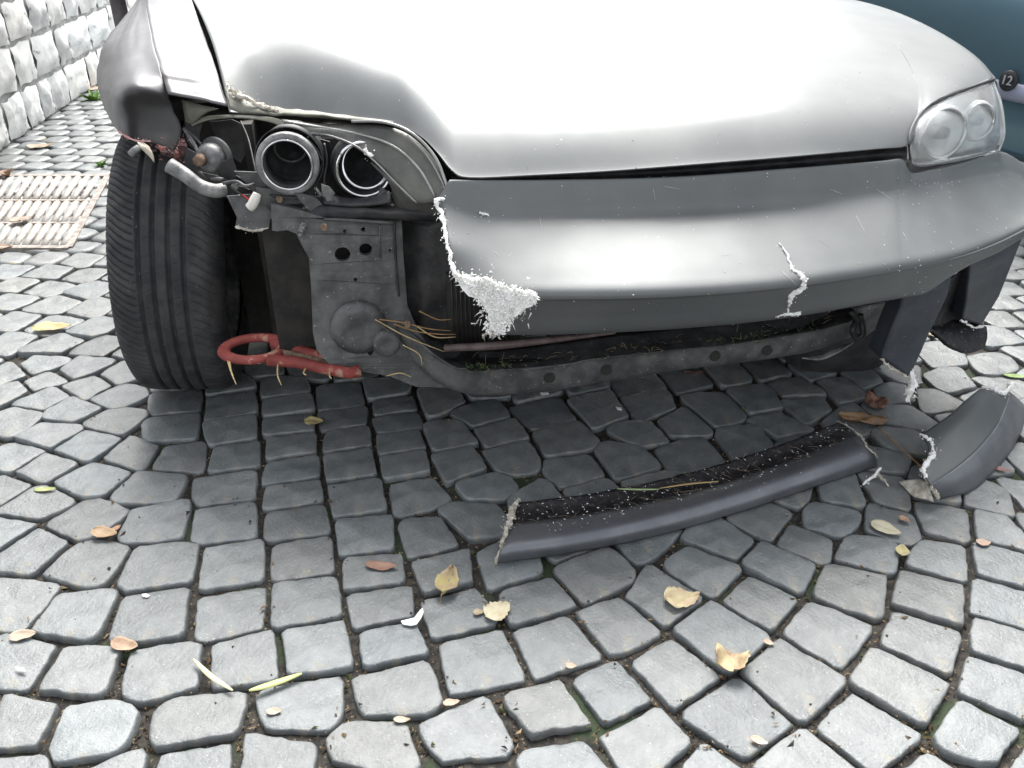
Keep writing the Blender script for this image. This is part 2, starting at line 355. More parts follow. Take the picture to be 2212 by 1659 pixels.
def stone_geo(i, nd, fine):
    w, r = cell(i, nd)
    rq = np.full(nd, 9.0); cx_, cy_ = np.cos(w) * r, np.sin(w) * r
    for k in range(4):
        a0 = TH[i] + k * math.pi / 2; dl = (w - a0 + math.pi) % (2 * math.pi) - math.pi; sel = np.abs(dl) < R(38)
        uu = cx_ * math.cos(a0) + cy_ * math.sin(a0); vv = -cx_ * math.sin(a0) + cy_ * math.cos(a0)
        be, al = np.polyfit(vv[sel], uu[sel], 1); be += random.gauss(0, .015)
        den = np.cos(dl) - be * np.sin(dl); rq = np.where((den > .05) & (np.abs(dl) < R(85)), np.minimum(rq, al / np.maximum(den, .05)), rq)
    r = np.minimum(rq, r + .004)
    rs = (r + np.roll(r, 1) * .5 + np.roll(r, -1) * .5) / 2; r = r * .6 + rs * .4
    gap = random.uniform(.0012, .0044) + .0042 * max(0, min(1, (1.25 - S[i, 1]) / .45)) * random.random(); ca = np.abs(np.cos(2 * (w - TH[i])))
    r = np.maximum(r - gap / np.maximum(.75, ca), .02)
    r = r * (1 + np.array([noise.noise(Vector((math.cos(a) * 1.6 + i * 3.1, math.sin(a) * 1.6, i * .7))) for a in w]) * .034 + np.array([noise.noise(Vector((math.cos(a) * 6 + i * 3.1, math.sin(a) * 6, i * .7))) for a in w]) * .028)
    tx, ty = random.gauss(0, .02), random.gauss(0, .02); dz = random.gauss(0, .0019); sd_ = random.uniform(0, 50)
    rings = [(.35, .0008), (.7, .0007), (.93, .0004), (.967, -.0002), (.990, -.0024), (1.0, -.008), (1.015, -.05)] if fine else [(.6, .002), (.9, 0), (1, -.008), (1.0, -.03)]
    V = [Vector((0, 0, .0010 + dz))]; 
    for q, z in rings:
        for a, rad in zip(w, r):
            x, y = math.cos(a) * rad * q, math.sin(a) * rad * q
            zz = z + dz
            if q < 1.01: zz += (tx * x + ty * y) + noise.noise(Vector((x * 26 + sd_, y * 26, sd_))) * .0026 + (noise.noise(Vector((x * 75 + sd_, y * 75, sd_))) * .0012 if fine else 0)
            V.append(Vector((x, y, zz)))
    F = [(0, 1 + k, 1 + (k + 1) % nd) for k in range(nd)]
    for m in range(len(rings) - 1):
        for k in range(nd):
            a = 1 + m * nd + k; b = 1 + m * nd + (k + 1) % nd; F.append((a, a + nd, b + nd, b))
    return V, F
def tint(v=.0):
    g = random.gauss(1.0, .075); h = random.gauss(0, .014)
    return (max(.6, g + h), max(.6, g), max(.6, g - h), 1)
def set_tint(me, cols):
    at = me.color_attributes.new('tint', 'FLOAT_COLOR', 'POINT'); at.data.foreach_set('color', np.array(cols, dtype=np.float32).ravel())
def proj(p):
    d = p - O; f = d.y * CP_ - d.z * SP; up = d.y * SP + d.z * CP_
    return (CX + FPX * d.x / f, CY - FPX * up / f, f) if f > 0 else (1e9, 1e9, 1)
# base sheet
V, xs, ys = [], [-60, -20, -8] + list(np.arange(-3.4, 3.5, .1)) + [8, 20, 60], [-20, -5] + list(np.arange(.3, 7, .1)) + [12, 30, 60]
for yv in ys:
    for xv in xs:
        V.append(Vector((xv, yv, -.0115 + noise.noise(Vector((xv * 6, yv * 6, 0))) * .003)))
ground = add_mesh('ground', V, grid_faces(len(ys), len(xs)), M['grit'], origin=(0, 0, 0), kind='structure')
order = []
for i in range(NS):
    p = proj(Vector((S[i, 0], S[i, 1], 0)))
    inview = -120 < p[0] < 2330 and -60 < p[1] < 1790
    l, b, _ = LB(Vector((S[i, 0], S[i, 1], 0)))
    hid = (-.35 < l < 1.1 and b > 2.2) or not inview or (b > 1.95 and -.5 < l < 1.2)
    order.append((1e6 if hid else p[2], i))
order.sort(); near = set(i for f, i in order[:300] if f < 1e5)
SV, SF, ST = [], [], []
for f, i in order:
    if i in near:
        V, F = stone_geo(i, 40, True); c = Vector((S[i, 0], S[i, 1], 0))
        o = add_mesh('cobblestone', [v + c for v in V], F, M['stone'], ground, origin=c); t = tint(); set_tint(o.data, [t] * len(V))
    else:
        V, F = stone_geo(i, 16, False); k = len(SV); c = Vector((S[i, 0], S[i, 1], 0)); SV += [v + c for v in V]; SF += [tuple(a + k for a in q) for q in F]
        ST += [tint()] * len(V)
rest = add_mesh('cobblestone_field', SV, SF, M['stone'], ground, origin=(0, 0, 0), kind='stuff'); set_tint(rest.data, ST)

# crumbs and plant scraps caught in the joints
CV, CF, CT = [], [], []
pal = [(.35, .32, .3), (.9, .8, .6), (.5, .45, .4), (1.6, 1.2, .8), (.25, .24, .24), (.7, .5, .35), (2.2, 1.9, 1.5), (.45, .6, .25)]
for _ in range(38000):
    x = random.uniform(-1.6, 1.9); y = .75 + 3.0 * random.random() ** 1.9
    d = norm_p(S[:, 0] - x, S[:, 1] - y, TH) if False else None
    i0 = int(x // .2); j0 = int(y // .2); best = []
    for a in (-1, 0, 1):
        for b in (-1, 0, 1):
            for p in occ.get((i0 + a, j0 + b), ()): best.append(max(abs(p[0] - x), abs(p[1] - y)) * .55 + math.hypot(p[0] - x, p[1] - y) * .45)
    if not best: continue
    best.sort()
    if best[0] < .050 and random.random() > .004: continue
    z = -.009 if best[0] >= .052 else .001
    s = random.uniform(.0008, .003) * (1.5 if y < 1.3 and random.random() < .3 else 1); k = len(CV); st = 2.2 if random.random() < .25 else 1
    a = random.uniform(0, 6.28); ca, sa = math.cos(a), math.sin(a)
    for dx, dy, dz in ((-1, -.6, 0), (1, -.5, 0), (0.1, .8, 0), (0, 0, 1)):
        dx *= st; CV.append(Vector((x + s * (dx * ca - dy * sa), y + s * (dx * sa + dy * ca), z + s * dz * random.uniform(.5, 1.3))))
    CF += [(k, k + 1, k + 3), (k + 1, k + 2, k + 3), (k + 2, k, k + 3), (k, k + 2, k + 1)]
    c = random.choice(pal); CT += [(c[0], c[1], c[2], 1)] * 4
crumbs = add_mesh('joint_debris', CV, CF, M['crumb'], smooth=False, origin=(0, 0, 0), kind='stuff'); set_tint(crumbs.data, CT)

# ------------------------------------------------------------------ stone wall on the left
w0, w1 = G(0, 330), G(215, 183); wd = (w1 - w0); wd.z = 0; wd.normalize(); wn_ = Vector((wd.y, -wd.x, 0))
if wn_.x < 0: wn_ = -wn_
wbase = w0 - wd * 2.2
wall = thing('stone_wall', wbase, 'pale rough stone block wall running back behind the grate on the left', 'wall')
V, F = box(wbase + wd * 4.2 - wn_ * .17 + Vector((0, 0, .8)), wd * 4.4, wn_ * .15, Vector((0, 0, .83)))
add_mesh('mortar_core', V, F, M['mortar'], wall, smooth=False)
z = 0.0; rowi = 0
while z < 1.55:
    h = random.uniform(.13, .2); s = random.uniform(-.3, 0)
    while s < 8.2:
        w = random.uniform(.16, .42); nx, nz = 9, 6; V = []; sd_ = random.uniform(0, 90); prot = random.uniform(.0, .01)
        for a in range(nz):
            for b in range(nx):
                fx, fz = b / (nx - 1), a / (nz - 1); edge = min(fx, 1 - fx, .5 * 1) * nx / 2; edge = min(edge, min(fz, 1 - fz) * nz / 2); edge = min(1, edge)
                px_ = s + .012 + fx * (w - .024) + noise.noise(Vector((fz * 3, sd_, fx))) * .016; pz = z + .01 + fz * (h - .02) + noise.noise(Vector((fx * 3, sd_ + 5, fz))) * .014
                out = -.008 + edge ** .5 * (.013 + prot) + noise.noise(Vector((fx * 4 + sd_, fz * 3, 0))) * .03 * edge + noise.noise(Vector((fx * 11 + sd_, fz * 8, 3))) * .012
                V.append(wbase + wd * px_ + wn_ * out + Vector((0, 0, max(0, pz))))
        o = add_mesh('stone_block', V, grid_faces(nz, nx), M['wallstone'], wall)
        me = o.data
        if me.polygons[20].normal.dot(wn_) < 0: me.flip_normals()
        set_tint(me, [tint()] * len(V)); s += w
    z += h; rowi += 1

# dark post in front of the wall
pt = G(262, 90, 0)
pp = PB(258, 20, 3.6); pp = Vector((pp.x, pp.y, 0))
V, F = tube([pp + Vector((0, 0, a)) for a in (0, .5, 1.0, 1.5, 2.0)], .028, 14)
post = tag(fix_normals(add_mesh('post', V, F, M['iron_post'])), 'dark slim metal post standing between the stone wall and the grey fender', 'post')

# ------------------------------------------------------------------ drain grate
gt = thing('drain_grate', G(60, 460, 0), 'pale metal drain grate with slanted bars beside the front tyre', 'drain grate')
rows_px = [(383, 433), (437, 482), (486, 532)]
def gz(u, v, z=.002): return G(u, v, z)
xr = lambda v: 228 + (v - 383) * (147 - 228) / (532 - 383)
for v in (381, 435, 484, 536):
    a, b = gz(-160, v, 0), gz(xr(v) + 6, v, 0); d = (b - a).normalized(); nrm = Vector((-d.y, d.x, 0))
    V, F = box((a + b) / 2 + Vector((0, 0, -.006)), d * (b - a).length / 2, nrm * (.013 if v in (381, 536) else .008), Vector((0, 0, .012)))
    add_mesh('cross_rail' if v in (435, 484) else 'frame_rail', V, F, M['frame'], gt, smooth=False)
a, b = gz(xr(381) + 4, 381, 0), gz(xr(536) + 4, 536, 0); d = (b - a).normalized(); nrm = Vector((-d.y, d.x, 0))
V, F = box((a + b) / 2 + Vector((0, 0, -.006)), d * (b - a).length / 2, nrm * .012, Vector((0, 0, .0115))); add_mesh('frame_rail', V, F, M['frame'], gt, smooth=False)
for (va, vb) in rows_px:
    u = -150
    while True:
        ub = u; ut = u + (vb - va) * .62
        if ut > xr(va) - 4: break
        a, b = gz(ub, vb - 1, .0), gz(ut, va + 1, .0)
        V, F = tube([a + Vector((0, 0, -.002)), a.lerp(b, .5) + Vector((0, 0, .001)), b + Vector((0, 0, -.002))], .0145, 8)
        V = [Vector((p.x, p.y, -.001 + (p.z + .001) * .7)) for p in V]
        add_mesh('bar', V, F, M['galv'], gt); u += 20.5
V = [gz(-180, 381, -.009), gz(232, 381, -.009), gz(150, 536, -.009), gz(-180, 536, -.009)]
V, F = V + [v + Vector((0, 0, -.1)) for v in V], [(0, 1, 2, 3), (0, 4, 5, 1), (1, 5, 6, 2), (2, 6, 7, 3), (3, 7, 4, 0)]
V = [Vector((v.x, v.y, v.z + .004)) for v in V]
add_mesh('pit', V, F, M['void'], gt, smooth=False)

# ------------------------------------------------------------------ torn fibreglass fringe
def fray(name, pts, width, matl, parent, spike=.02, dens=1.0, lump=.004, down=Vector((0, 0, -1)), **kw):
    P = resample(spline(pts, 6), max(6, int(sum((pts[i + 1] - pts[i]).length for i in range(len(pts) - 1)) / .0035)))
    parts = []; ws = width if isinstance(width, (list, tuple)) else [width, width]
    n = len(P); W = np.interp(np.linspace(0, 1, n), np.linspace(0, 1, len(ws)), ws)
    # lumpy core
    rads = [max(.0012, W[i] * (.5 + .5 * abs(noise.noise(Vector((i * .37, 1, len(pts))))) * 2)) * .5 for i in range(n)]
    Q = [P[i] + Vector(noise.noise_vector(P[i] * 90)) * lump for i in range(n)]
    V, F = tube(Q, rads, 7); V = [v + Vector(noise.noise_vector(v * 300)) * W[0] * .35 for v in V]; parts.append((V, F))
    for i in range(n):
        for _ in range(int(1.6 * dens + random.random())):
            c = Q[i] + Vector((random.gauss(0, 1), random.gauss(0, .6), random.gauss(0, 1))) * W[i] * .42
            d = (Vector((random.gauss(0, 1), random.gauss(0, .6), random.gauss(0, 1))).normalized() * .8 + down * .7).normalized()
            L_ = random.uniform(.2, .7) * spike * random.random(); s = d.orthogonal().normalized() * random.uniform(.0006, .002)
            s2 = d.cross(s).normalized() * random.uniform(.0004, .0012)
            parts.append(([c - s, c + s, c + s2 * 2, c + d * L_], [(0, 1, 3), (1, 2, 3), (2, 0, 3), (0, 2, 1)]))
    V, F = merge(parts); return add_mesh(name, V, F, matl, parent, smooth=False, **kw)
def specks(name, region_fn, n, matl, parent, smin=.001, smax=.003, **kw):
    V, F = [], []
    for _ in range(n):
        c, nrm = region_fn(); k = len(V); s = random.uniform(smin, smax); a = nrm.orthogonal().normalized(); b = nrm.cross(a); w = random.uniform(0, 6.28)
        a, b = a * math.cos(w) + b * math.sin(w), b * math.cos(w) - a * math.sin(w)
        V += [c - a * s * 1.8, c + b * s * .6, c + a * s * 1.5, c - b * s * .5, c + nrm * s * .6]
        F += [(k, k + 3, k + 4), (k + 3, k + 2, k + 4), (k + 2, k + 1, k + 4), (k + 1, k, k + 4)]
    return add_mesh(name, V, F, matl, parent, smooth=False, **kw)

# ------------------------------------------------------------------ the crashed car
car = thing('crashed_car', C(.35, 1.3, 0), 'satin grey crashed car with its front corner smashed open and bumper torn', 'car')
# --- bonnet
front = [(495,233,1.72),(530,236,1.74),(570,238,1.745),(640,241,1.73),(740,246,1.675),(845,263,1.585),(905,290,1.50),(945,328,1.44),(978,368,1.40),(1015,383,1.388),(1150,378,1.383),(1300,370,1.38),(1420,361,1.38),(1520,353,1.38),(1660,342,1.385),(1786,331,1.393),(1900,321,1.41),(1956,316,1.42),(1962,292,1.435),(1974,262,1.46),(2000,232,1.495),(2055,203,1.56),(2110,183,1.63),(2146,168,1.69)]
FP = [PB(*f) for f in front]
FP = spline(FP, 4)
def ztop(l, b):
    x = (l - .35) / .85; q = b - 1.45
    return .660 + .25 * q - .125 * q * q - .018 * x * x - .022 * max(0, abs(x) - .2) ** 3
hrows = []; NQ = 30
for j in range(len(FP)):
    l, b, z = LB(FP[j]); t = j / (len(FP) - 1)
    lr = -.49 + t * (1.17 + .49); s0 = (l + .246) / (.97 + .246)
    lr = -.47 + min(1.02, max(0, s0)) * 1.88
    hrows.append((l, b, z, lr))
V = []
for q in range(NQ + 1):
    for (l, b, z, lr) in hrows:
        s = (q / NQ) ** 2.2; lq = l + (lr - l) * s ** (1 - .3 * max(0, min(1, (l - .6) / .35))); bq = b + (2.75 - b) * s; d = math.hypot(bq - b, lq - l)
        zt = ztop(lq, bq); z0 = ztop(l, b); left = max(0, min(1, (.15 - l) / .3))
        k = .07 + .0 * left; dz = (z - z0) * math.exp(-(d / k) ** 1.25) if z < z0 else (z - z0) * math.exp(-d / .25)
        zz = zt + dz - .012 * left * math.exp(-((d - .05) / .07) ** 2)
        zz += .006 * math.exp(-((lq - (.78 + .05 * d)) / .09) ** 2) * min(1, d / .15) + .006 * math.exp(-((lq - (-.08 - .05 * d)) / .09) ** 2) * min(1, d / .15)
        V.append(C(lq, bq, zz))
hood_edge = [V[q * len(hrows) + len(hrows) - 1].copy() for q in range(NQ + 1)]
hood = add_mesh('hood', V, grid_faces(NQ + 1, len(FP)), M['paint'], car); hood.data.flip_normals() if hood.data.polygons[500].normal.z < 0 else None
solid(hood, .003)
# buckled inner edge of the bonnet (raw, beige filler showing)
patch_obj('bonnet_edge', [[PB(485,190,1.70),PB(520,205,1.66),PB(555,222,1.63),PB(600,232,1.6),PB(700,243,1.54),PB(850,262,1.474)],
                          [PB(488,205,1.66),PB(515,222,1.635),PB(548,236,1.61),PB(600,244,1.575),PB(700,252,1.525),PB(850,268,1.47)],
                          [PB(497,236,1.63),PB(520,244,1.62),PB(552,246,1.60),PB(600,250,1.575),PB(700,256,1.54),PB(845,270,1.49)]], M['olive'], car, 3, 6, rough=.003, thick=.002)
fray('torn_filler', [PB(486,178,1.69),PB(500,196,1.66),PB(530,213,1.63),PB(562,228,1.61),PB(600,236,1.58)], [.004, .016, .014, .006], M['fibre_dirty'], car, spike=.012, lump=.005)
# --- hood seam gap
gap = [(975,384,1.45),(1100,384,1.45),(1300,378,1.45),(1520,366,1.45),(1786,345,1.455),(1960,330,1.47)]
rowsA = [[PB(u, v - 14, b - .02) for u, v, b in gap], [PB(u, v, b) for u, v, b in gap], [PB(u, v + 16, b - .03) for u, v, b in gap]]
patch_obj('bonnet_gap_trim', rowsA, M['black'], car, 2, 6)
# --- bumper cover
T = [(0,972,388,1.388),(.07,1045,389,1.386),(.2,1200,388,1.384),(.4,1450,382,1.384),(.6,1700,364,1.39),(.76,1900,348,1.40),(.80,1949,344,1.412),(.83,1968,372,1.42),(.865,2010,366,1.44),(.9,2065,355,1.48),(.94,2130,336,1.56),(.965,2172,330,1.64),(1,2240,375,1.76)]
K1 = [(0,946,434,1.374),(.07,1045,463,1.370),(.2,1200,461,1.368),(.4,1450,453,1.368),(.6,1700,437,1.373),(.76,1900,415,1.383),(.80,1945,410,1.39),(.83,1975,405,1.40),(.865,2015,398,1.415),(.9,2075,388,1.45),(.94,2140,376,1.52),(.965,2190,374,1.60),(1,2262,420,1.72)]
K2 = [(0,1035,630),(.07,1090,638),(.2,1200,641),(.4,1450,636),(.6,1700,616),(.76,1900,587),(.80,1950,578),(.83,1985,572),(.865,2030,564),(.9,2090,548),(.94,2150,525),(.965,2200,501),(1,2300,448)]
KB = [(0,1072,722),(.07,1110,723),(.2,1210,722),(.4,1450,711),(.6,1690,688),(.76,1900,652),(.80,1960,642),(.83,2000,633),(.865,2045,603),(.9,2095,573),(.94,2155,546),(.965,2203,518),(1,2300,462)]
rT = [PB(u, v, b) for s, u, v, b in T]; r1 = [PB(u, v, b) for s, u, v, b in K1]
r2 = [G(u, v, .442) for s, u, v in K2]
rB = []
for i, (s, u, v) in enumerate(KB):
    b = LB(r2[i])[1]; rB.append(PB(u, v, b + .034))
BVH = None
def PBF(u, v, b):
    if BVH:
        h = BVH.ray_cast(O, ray(u, v).normalized())
        if h[0] is not None: return h[0] - ray(u, v).normalized() * .001
        return PB(u, v, b - .035 * max(0, min(1, (v - 450) / 180)))
    return PB(u, v, b)
leftM = [PBF(966, 535, 1.30), PBF(985, 600, 1.265)]
rows = []
inn = [p + Vector((-SYW, CYW, 0)) * .012 + Vector((0, 0, -.016)) for p in rT]
rows.append(inn)
rows.append([p + Vector((0, 0, .0)) for p in rT])
rows.append([rT[i].lerp(r1[i], .5) + Vector((0, 0, .002)) for i in range(len(rT))])
rows.append([rT[i].lerp(r1[i], .92) for i in range(len(rT))])
rows.append([r1[i].lerp(r2[i], .035) for i in range(len(rT))])
rows.append([r1[i].lerp(r2[i], .12) for i in range(len(rT))])
for tt, bul in ((.25, .001), (.5, .003), (.78, .005), (.95, .005)):
    rr = []
    for i in range(len(rT)):
        p = r1[i].lerp(r2[i], tt); p = p + Vector((SYW, -CYW, 0)) * bul * .7 + Vector((0, 0, bul * .8))
        if i == 0: p = {0.25: PBF(960, 490, 1.335), .5: PBF(968, 535, 1.30), .78: PBF(985, 596, 1.272), .95: PBF(1020, 618, 1.258)}[tt]
        rr.append(p)
    rows.append(rr)
rows.append([r2[i] + Vector((0, 0, -.004)) for i in range(len(rT))])
rows.append([r2[i].lerp(rB[i], .12) for i in range(len(rT))])
rows.append([r2[i].lerp(rB[i], .5) for i in range(len(rT))])
rows.append(rB)
rows.append([p + Vector((-SYW, CYW, 0)) * .03 + Vector((0, 0, -.004)) for p in rB])
bumper = patch_obj('bumper_cover', rows, M['paint'], car, 5, 8, thick=.004)
from mathutils.bvhtree import BVHTree
BVH = BVHTree.FromPolygons([v.co + ORG['bumper_cover'] for v in bumper.data.vertices], [tuple(p.vertices) for p in bumper.data.polygons])
# torn edges of the cover
fray('torn_fibreglass_edge', [PBF(958,428,1.37),PBF(944,434,1.366),PBF(950,452,1.36),PBF(958,480,1.33),PBF(964,520,1.30),PBF(970,555,1.28),PBF(985,600,1.262)], [.006,.011,.010,.006,.007,.008,.011], M['fibre'], bumper, spike=.012, dens=1.3)
sheet('torn_fibreglass_flap', [(985,598),(1012,602),(1040,606),(1052,600),(1080,618),(1105,627),(1150,630),(1160,640),(1150,662),(1128,668),(1118,682),(1096,690),(1088,706),(1084,722),(1070,718),(1058,694),(1054,676),(1046,664),(1030,645),(1012,640),(996,622)], [circle_px(1075, 672, 6, 3, 8)], lambda u, v: 1.205 + (1160 - u) * .00022 - (v - 600) * .00030, M['fibre'], bumper, t=.006, jag=4)
_fl = []
for _ in range(900):
    while True:
        u_, v_ = random.uniform(985, 1160), random.uniform(598, 722)
        if v_ < 640 + 30 * random.random() and u_ > 990 + (v_ - 600) * .8: break
        if 1048 < u_ < 1100 + (722 - v_) * .3 and v_ >= 640 and u_ < 1160 - (v_ - 640) * .85: break
    if v_ < 600 + max(0, u_ - 1050) * .28: continue
    c_ = PB(u_, v_, 1.205 + (1160 - u_) * .00022 - (v_ - 600) * .0003 - .001); d_ = Vector((random.gauss(0, 1), random.gauss(-.6, .5), random.gauss(-.3, 1))).normalized(); L_ = random.uniform(.002, .009)
    a_ = d_.orthogonal().normalized() * random.uniform(.001, .003); b_ = d_.cross(a_).normalized() * random.uniform(.001, .003)
    _fl.append(([c_ - a_, c_ + a_, c_ + b_, c_ + d_ * L_], [(0, 1, 3), (1, 2, 3), (2, 0, 3), (0, 2, 1)]))
V, F = merge(_fl); add_mesh('torn_fibres', V, F, M['fibre'], bumper, smooth=False, kind='stuff')
fray('torn_fibreglass_edge', [PBF(986,602,1.262),PBF(1015,606,1.25),PBF(1045,612,1.243),PBF(1062,640,1.242),PBF(1100,655,1.238),PBF(1150,642,1.236)], [.011,.015,.024,.05,.047,.018], M['fibre'], bumper, spike=.03, dens=4, lump=.006)
fray('torn_fibreglass_edge', [PBF(1060,640,1.24),PBF(1090,668,1.238),PBF(1122,660,1.236)], [.02,.035,.02], M['fibre'], bumper, spike=.034, dens=4)
fray('torn_fibreglass_edge', [PBF(1068,668,1.245),PBF(1072,692,1.247),PBF(1070,715,1.252)], [.024,.022,.012], M['fibre'], bumper, spike=.028, dens=3)
fray('torn_fibreglass_edge', [PBF(1070,716,1.252),PBF(1058,720,1.255),PBF(1045,724,1.26)], [.008,.006,.004], M['fibre_dirty'], bumper, spike=.02)
fray('paint_chip', [PBF(1036,459,1.366),PBF(1046,462,1.365),PBF(1056,465,1.364)], [.008,.009,.004], M['fibre'], bumper, spike=.002, lump=.001)
fray('crack_edge', [PBF(1684,526,1.30),PBF(1698,545,1.287),PBF(1704,560,1.278),PBF(1712,580,1.262),PBF(1722,590,1.255),PBF(1738,603,1.246)], [.0018,.003,.005,.006,.008,.016], M['fibre'], bumper, spike=.009)
fray('crack_edge', [PBF(1738,600,1.246),PBF(1732,620,1.246),PBF(1710,636,1.248),PBF(1706,655,1.25),PBF(1700,678,1.252)], [.018,.012,.014,.005,.006], M['fibre'], bumper, spike=.01)
fray('crack_edge', [PBF(1682,682,1.25),PBF(1700,680,1.25),PBF(1726,676,1.25)], [.004,.010,.011], M['fibre'], bumper, spike=.006)
def on_bumper():
    me = bumper.data; p = random.choice(BPOLY); return ORG['bumper_cover'] + Vector(p.center) + Vector(p.normal) * .001, Vector(p.normal)
BPOLY = list(bumper.data.polygons)
_sc = []
for _ in range(12):
    u_, v_ = random.uniform(1060, 2100), random.uniform(400, 600); du, dv = random.gauss(14, 16), random.gauss(14, 10)
    pp_ = [PBF(u_ + du * t_, v_ + dv * t_ + 2 * t_ * t_, 1.3) for t_ in (0, .33, .66, 1)]
    if max((pp_[k_] - pp_[k_ + 1]).length for k_ in range(3)) < .05: _sc.append(tube(pp_, [.00012, .00022, .00018, .0001], 4))
V, F = merge(_sc); add_mesh('scratch_marks', V, F, M['fibre'], bumper, kind='stuff')
specks('stone_chips', on_bumper, 190, M['fibre'], bumper, .0005, .0013, kind='stuff')
HPOLY = [p for p in hood.data.polygons if (Vector(p.center) + ORG['hood'] - FP[len(FP) // 2]).length < .9]
def on_hood():
    p = random.choice(HPOLY); return ORG['hood'] + Vector(p.center) + Vector(p.normal) * .001 + Vector((random.uniform(-.01, .01), 0, 0)), Vector(p.normal)
specks('paint_chips', on_hood, 60, M['fibre'], hood, .0005, .0011, kind='stuff')
specks('dirt_spots', on_hood, 40, M['black'], hood, .0006, .0014, kind='stuff')
# --- right-hand duct struts hanging from the bumper
def strut(fr, side, name='bumper_strut'):
    # fr: front face outline rows (left,right) ; side: depth
    back = Vector((-SYW, CYW, 0)) * side; V, F = [], []
    n = len(fr)
    for (a, b) in fr: V += [a, b, b + back, a + back]
    for i in range(n - 1):
        for k in range(4):
            F.append((i * 4 + k, i * 4 + (k + 1) % 4, (i + 1) * 4 + (k + 1) % 4, (i + 1) * 4 + k))
    F += [(0, 1, 2, 3), tuple((n - 1) * 4 + k for k in (3, 2, 1, 0))]
    o = fix_normals(add_mesh(name, V, F, M['dark_paint'], car, smooth=False)); bv = o.modifiers.new('b', 'BEVEL'); bv.width = .006; bv.segments = 3; return o
s1 = strut([(PB(1950,640,1.30), PB(2060,590,1.31)), (PB(1946,665,1.30), PB(2048,640,1.31)), (PB(1925,715,1.30), PB(2012,715,1.315)), (PB(1908,760,1.30), PB(1988,770,1.315)), (PB(1903,775,1.30), PB(1966,818,1.31))], .05)
s2 = strut([(PB(2095,560,1.40), PB(2216,500,1.47)), (PB(2092,600,1.42), PB(2192,560,1.48)), (PB(2086,650,1.44), PB(2160,640,1.49)), (PB(2078,692,1.45), PB(2120,706,1.49))], .04)
fray('torn_edge', [PB(1903,775,1.30),PB(1920,792,1.303),PB(1945,806,1.306),PB(1966,818,1.31)], [.004,.004,.006,.008], M['fibre_dirty'], s1, spike=.012)
fray('torn_edge', [PB(1968,800,1.312),PB(1972,830,1.31),PB(1962,866,1.305)], [.012,.024,.006], M['fibre'], s1, spike=.022, dens=2.5)
fray('torn_edge', [PB(2076,690,1.445),PB(2090,700,1.45),PB(2105,708,1.46),PB(2122,704,1.48)], [.005,.006,.005,.008], M['fibre'], s2, spike=.012)
patch_obj('duct_liner', [[PB(2040,612,1.42),PB(2075,590,1.44),PB(2130,570,1.48)],[PB(2020,680,1.46),PB(2060,660,1.5),PB(2110,640,1.54)],[PB(2012,705,1.46),PB(2050,708,1.49),PB(2095,700,1.52)]], M['black'], car, 4, 4, thick=.004)
patch_obj('duct_floor', [[PB(2016,692,1.50),PB(2050,690,1.50),PB(2085,694,1.50),PB(2132,704,1.50)],[PB(2012,707,1.46),PB(2050,722,1.45),PB(2090,735,1.45),PB(2133,732,1.46)],[PB(2018,716,1.45),PB(2056,747,1.43),PB(2095,762,1.43),PB(2128,752,1.45)]], M['lip_in'], car, 4, 4, thick=.01, rough=.002)
# --- lower bits behind the bumper on the right
patch_obj('bent_bracket', [[PB(1735,770,1.42),PB(1770,766,1.42),PB(1810,750,1.42),PB(1842,738,1.42)],[PB(1733,772,1.41),PB(1772,777,1.41),PB(1806,764,1.41),PB(1838,742,1.41)]], M['alu'], car, 3, 6, thick=.003)
tube_obj('tow_loop', [PB(1838,672,1.40),PB(1852,690,1.40),PB(1842,712,1.39),PB(1850,730,1.39),PB(1864,722,1.39),PB(1862,700,1.40),PB(1858,680,1.40)], .0065, M['steel_dark'], car)
patch_obj('splash_panel', [[PB(1840,665,1.47),PB(1900,655,1.48),PB(1950,640,1.5)],[PB(1845,700,1.47),PB(1895,695,1.48),PB(1945,665,1.5)],[PB(1850,740,1.47),PB(1880,720,1.48),PB(1915,690,1.5)]], M['steel'], car, 3, 3, thick=.003)

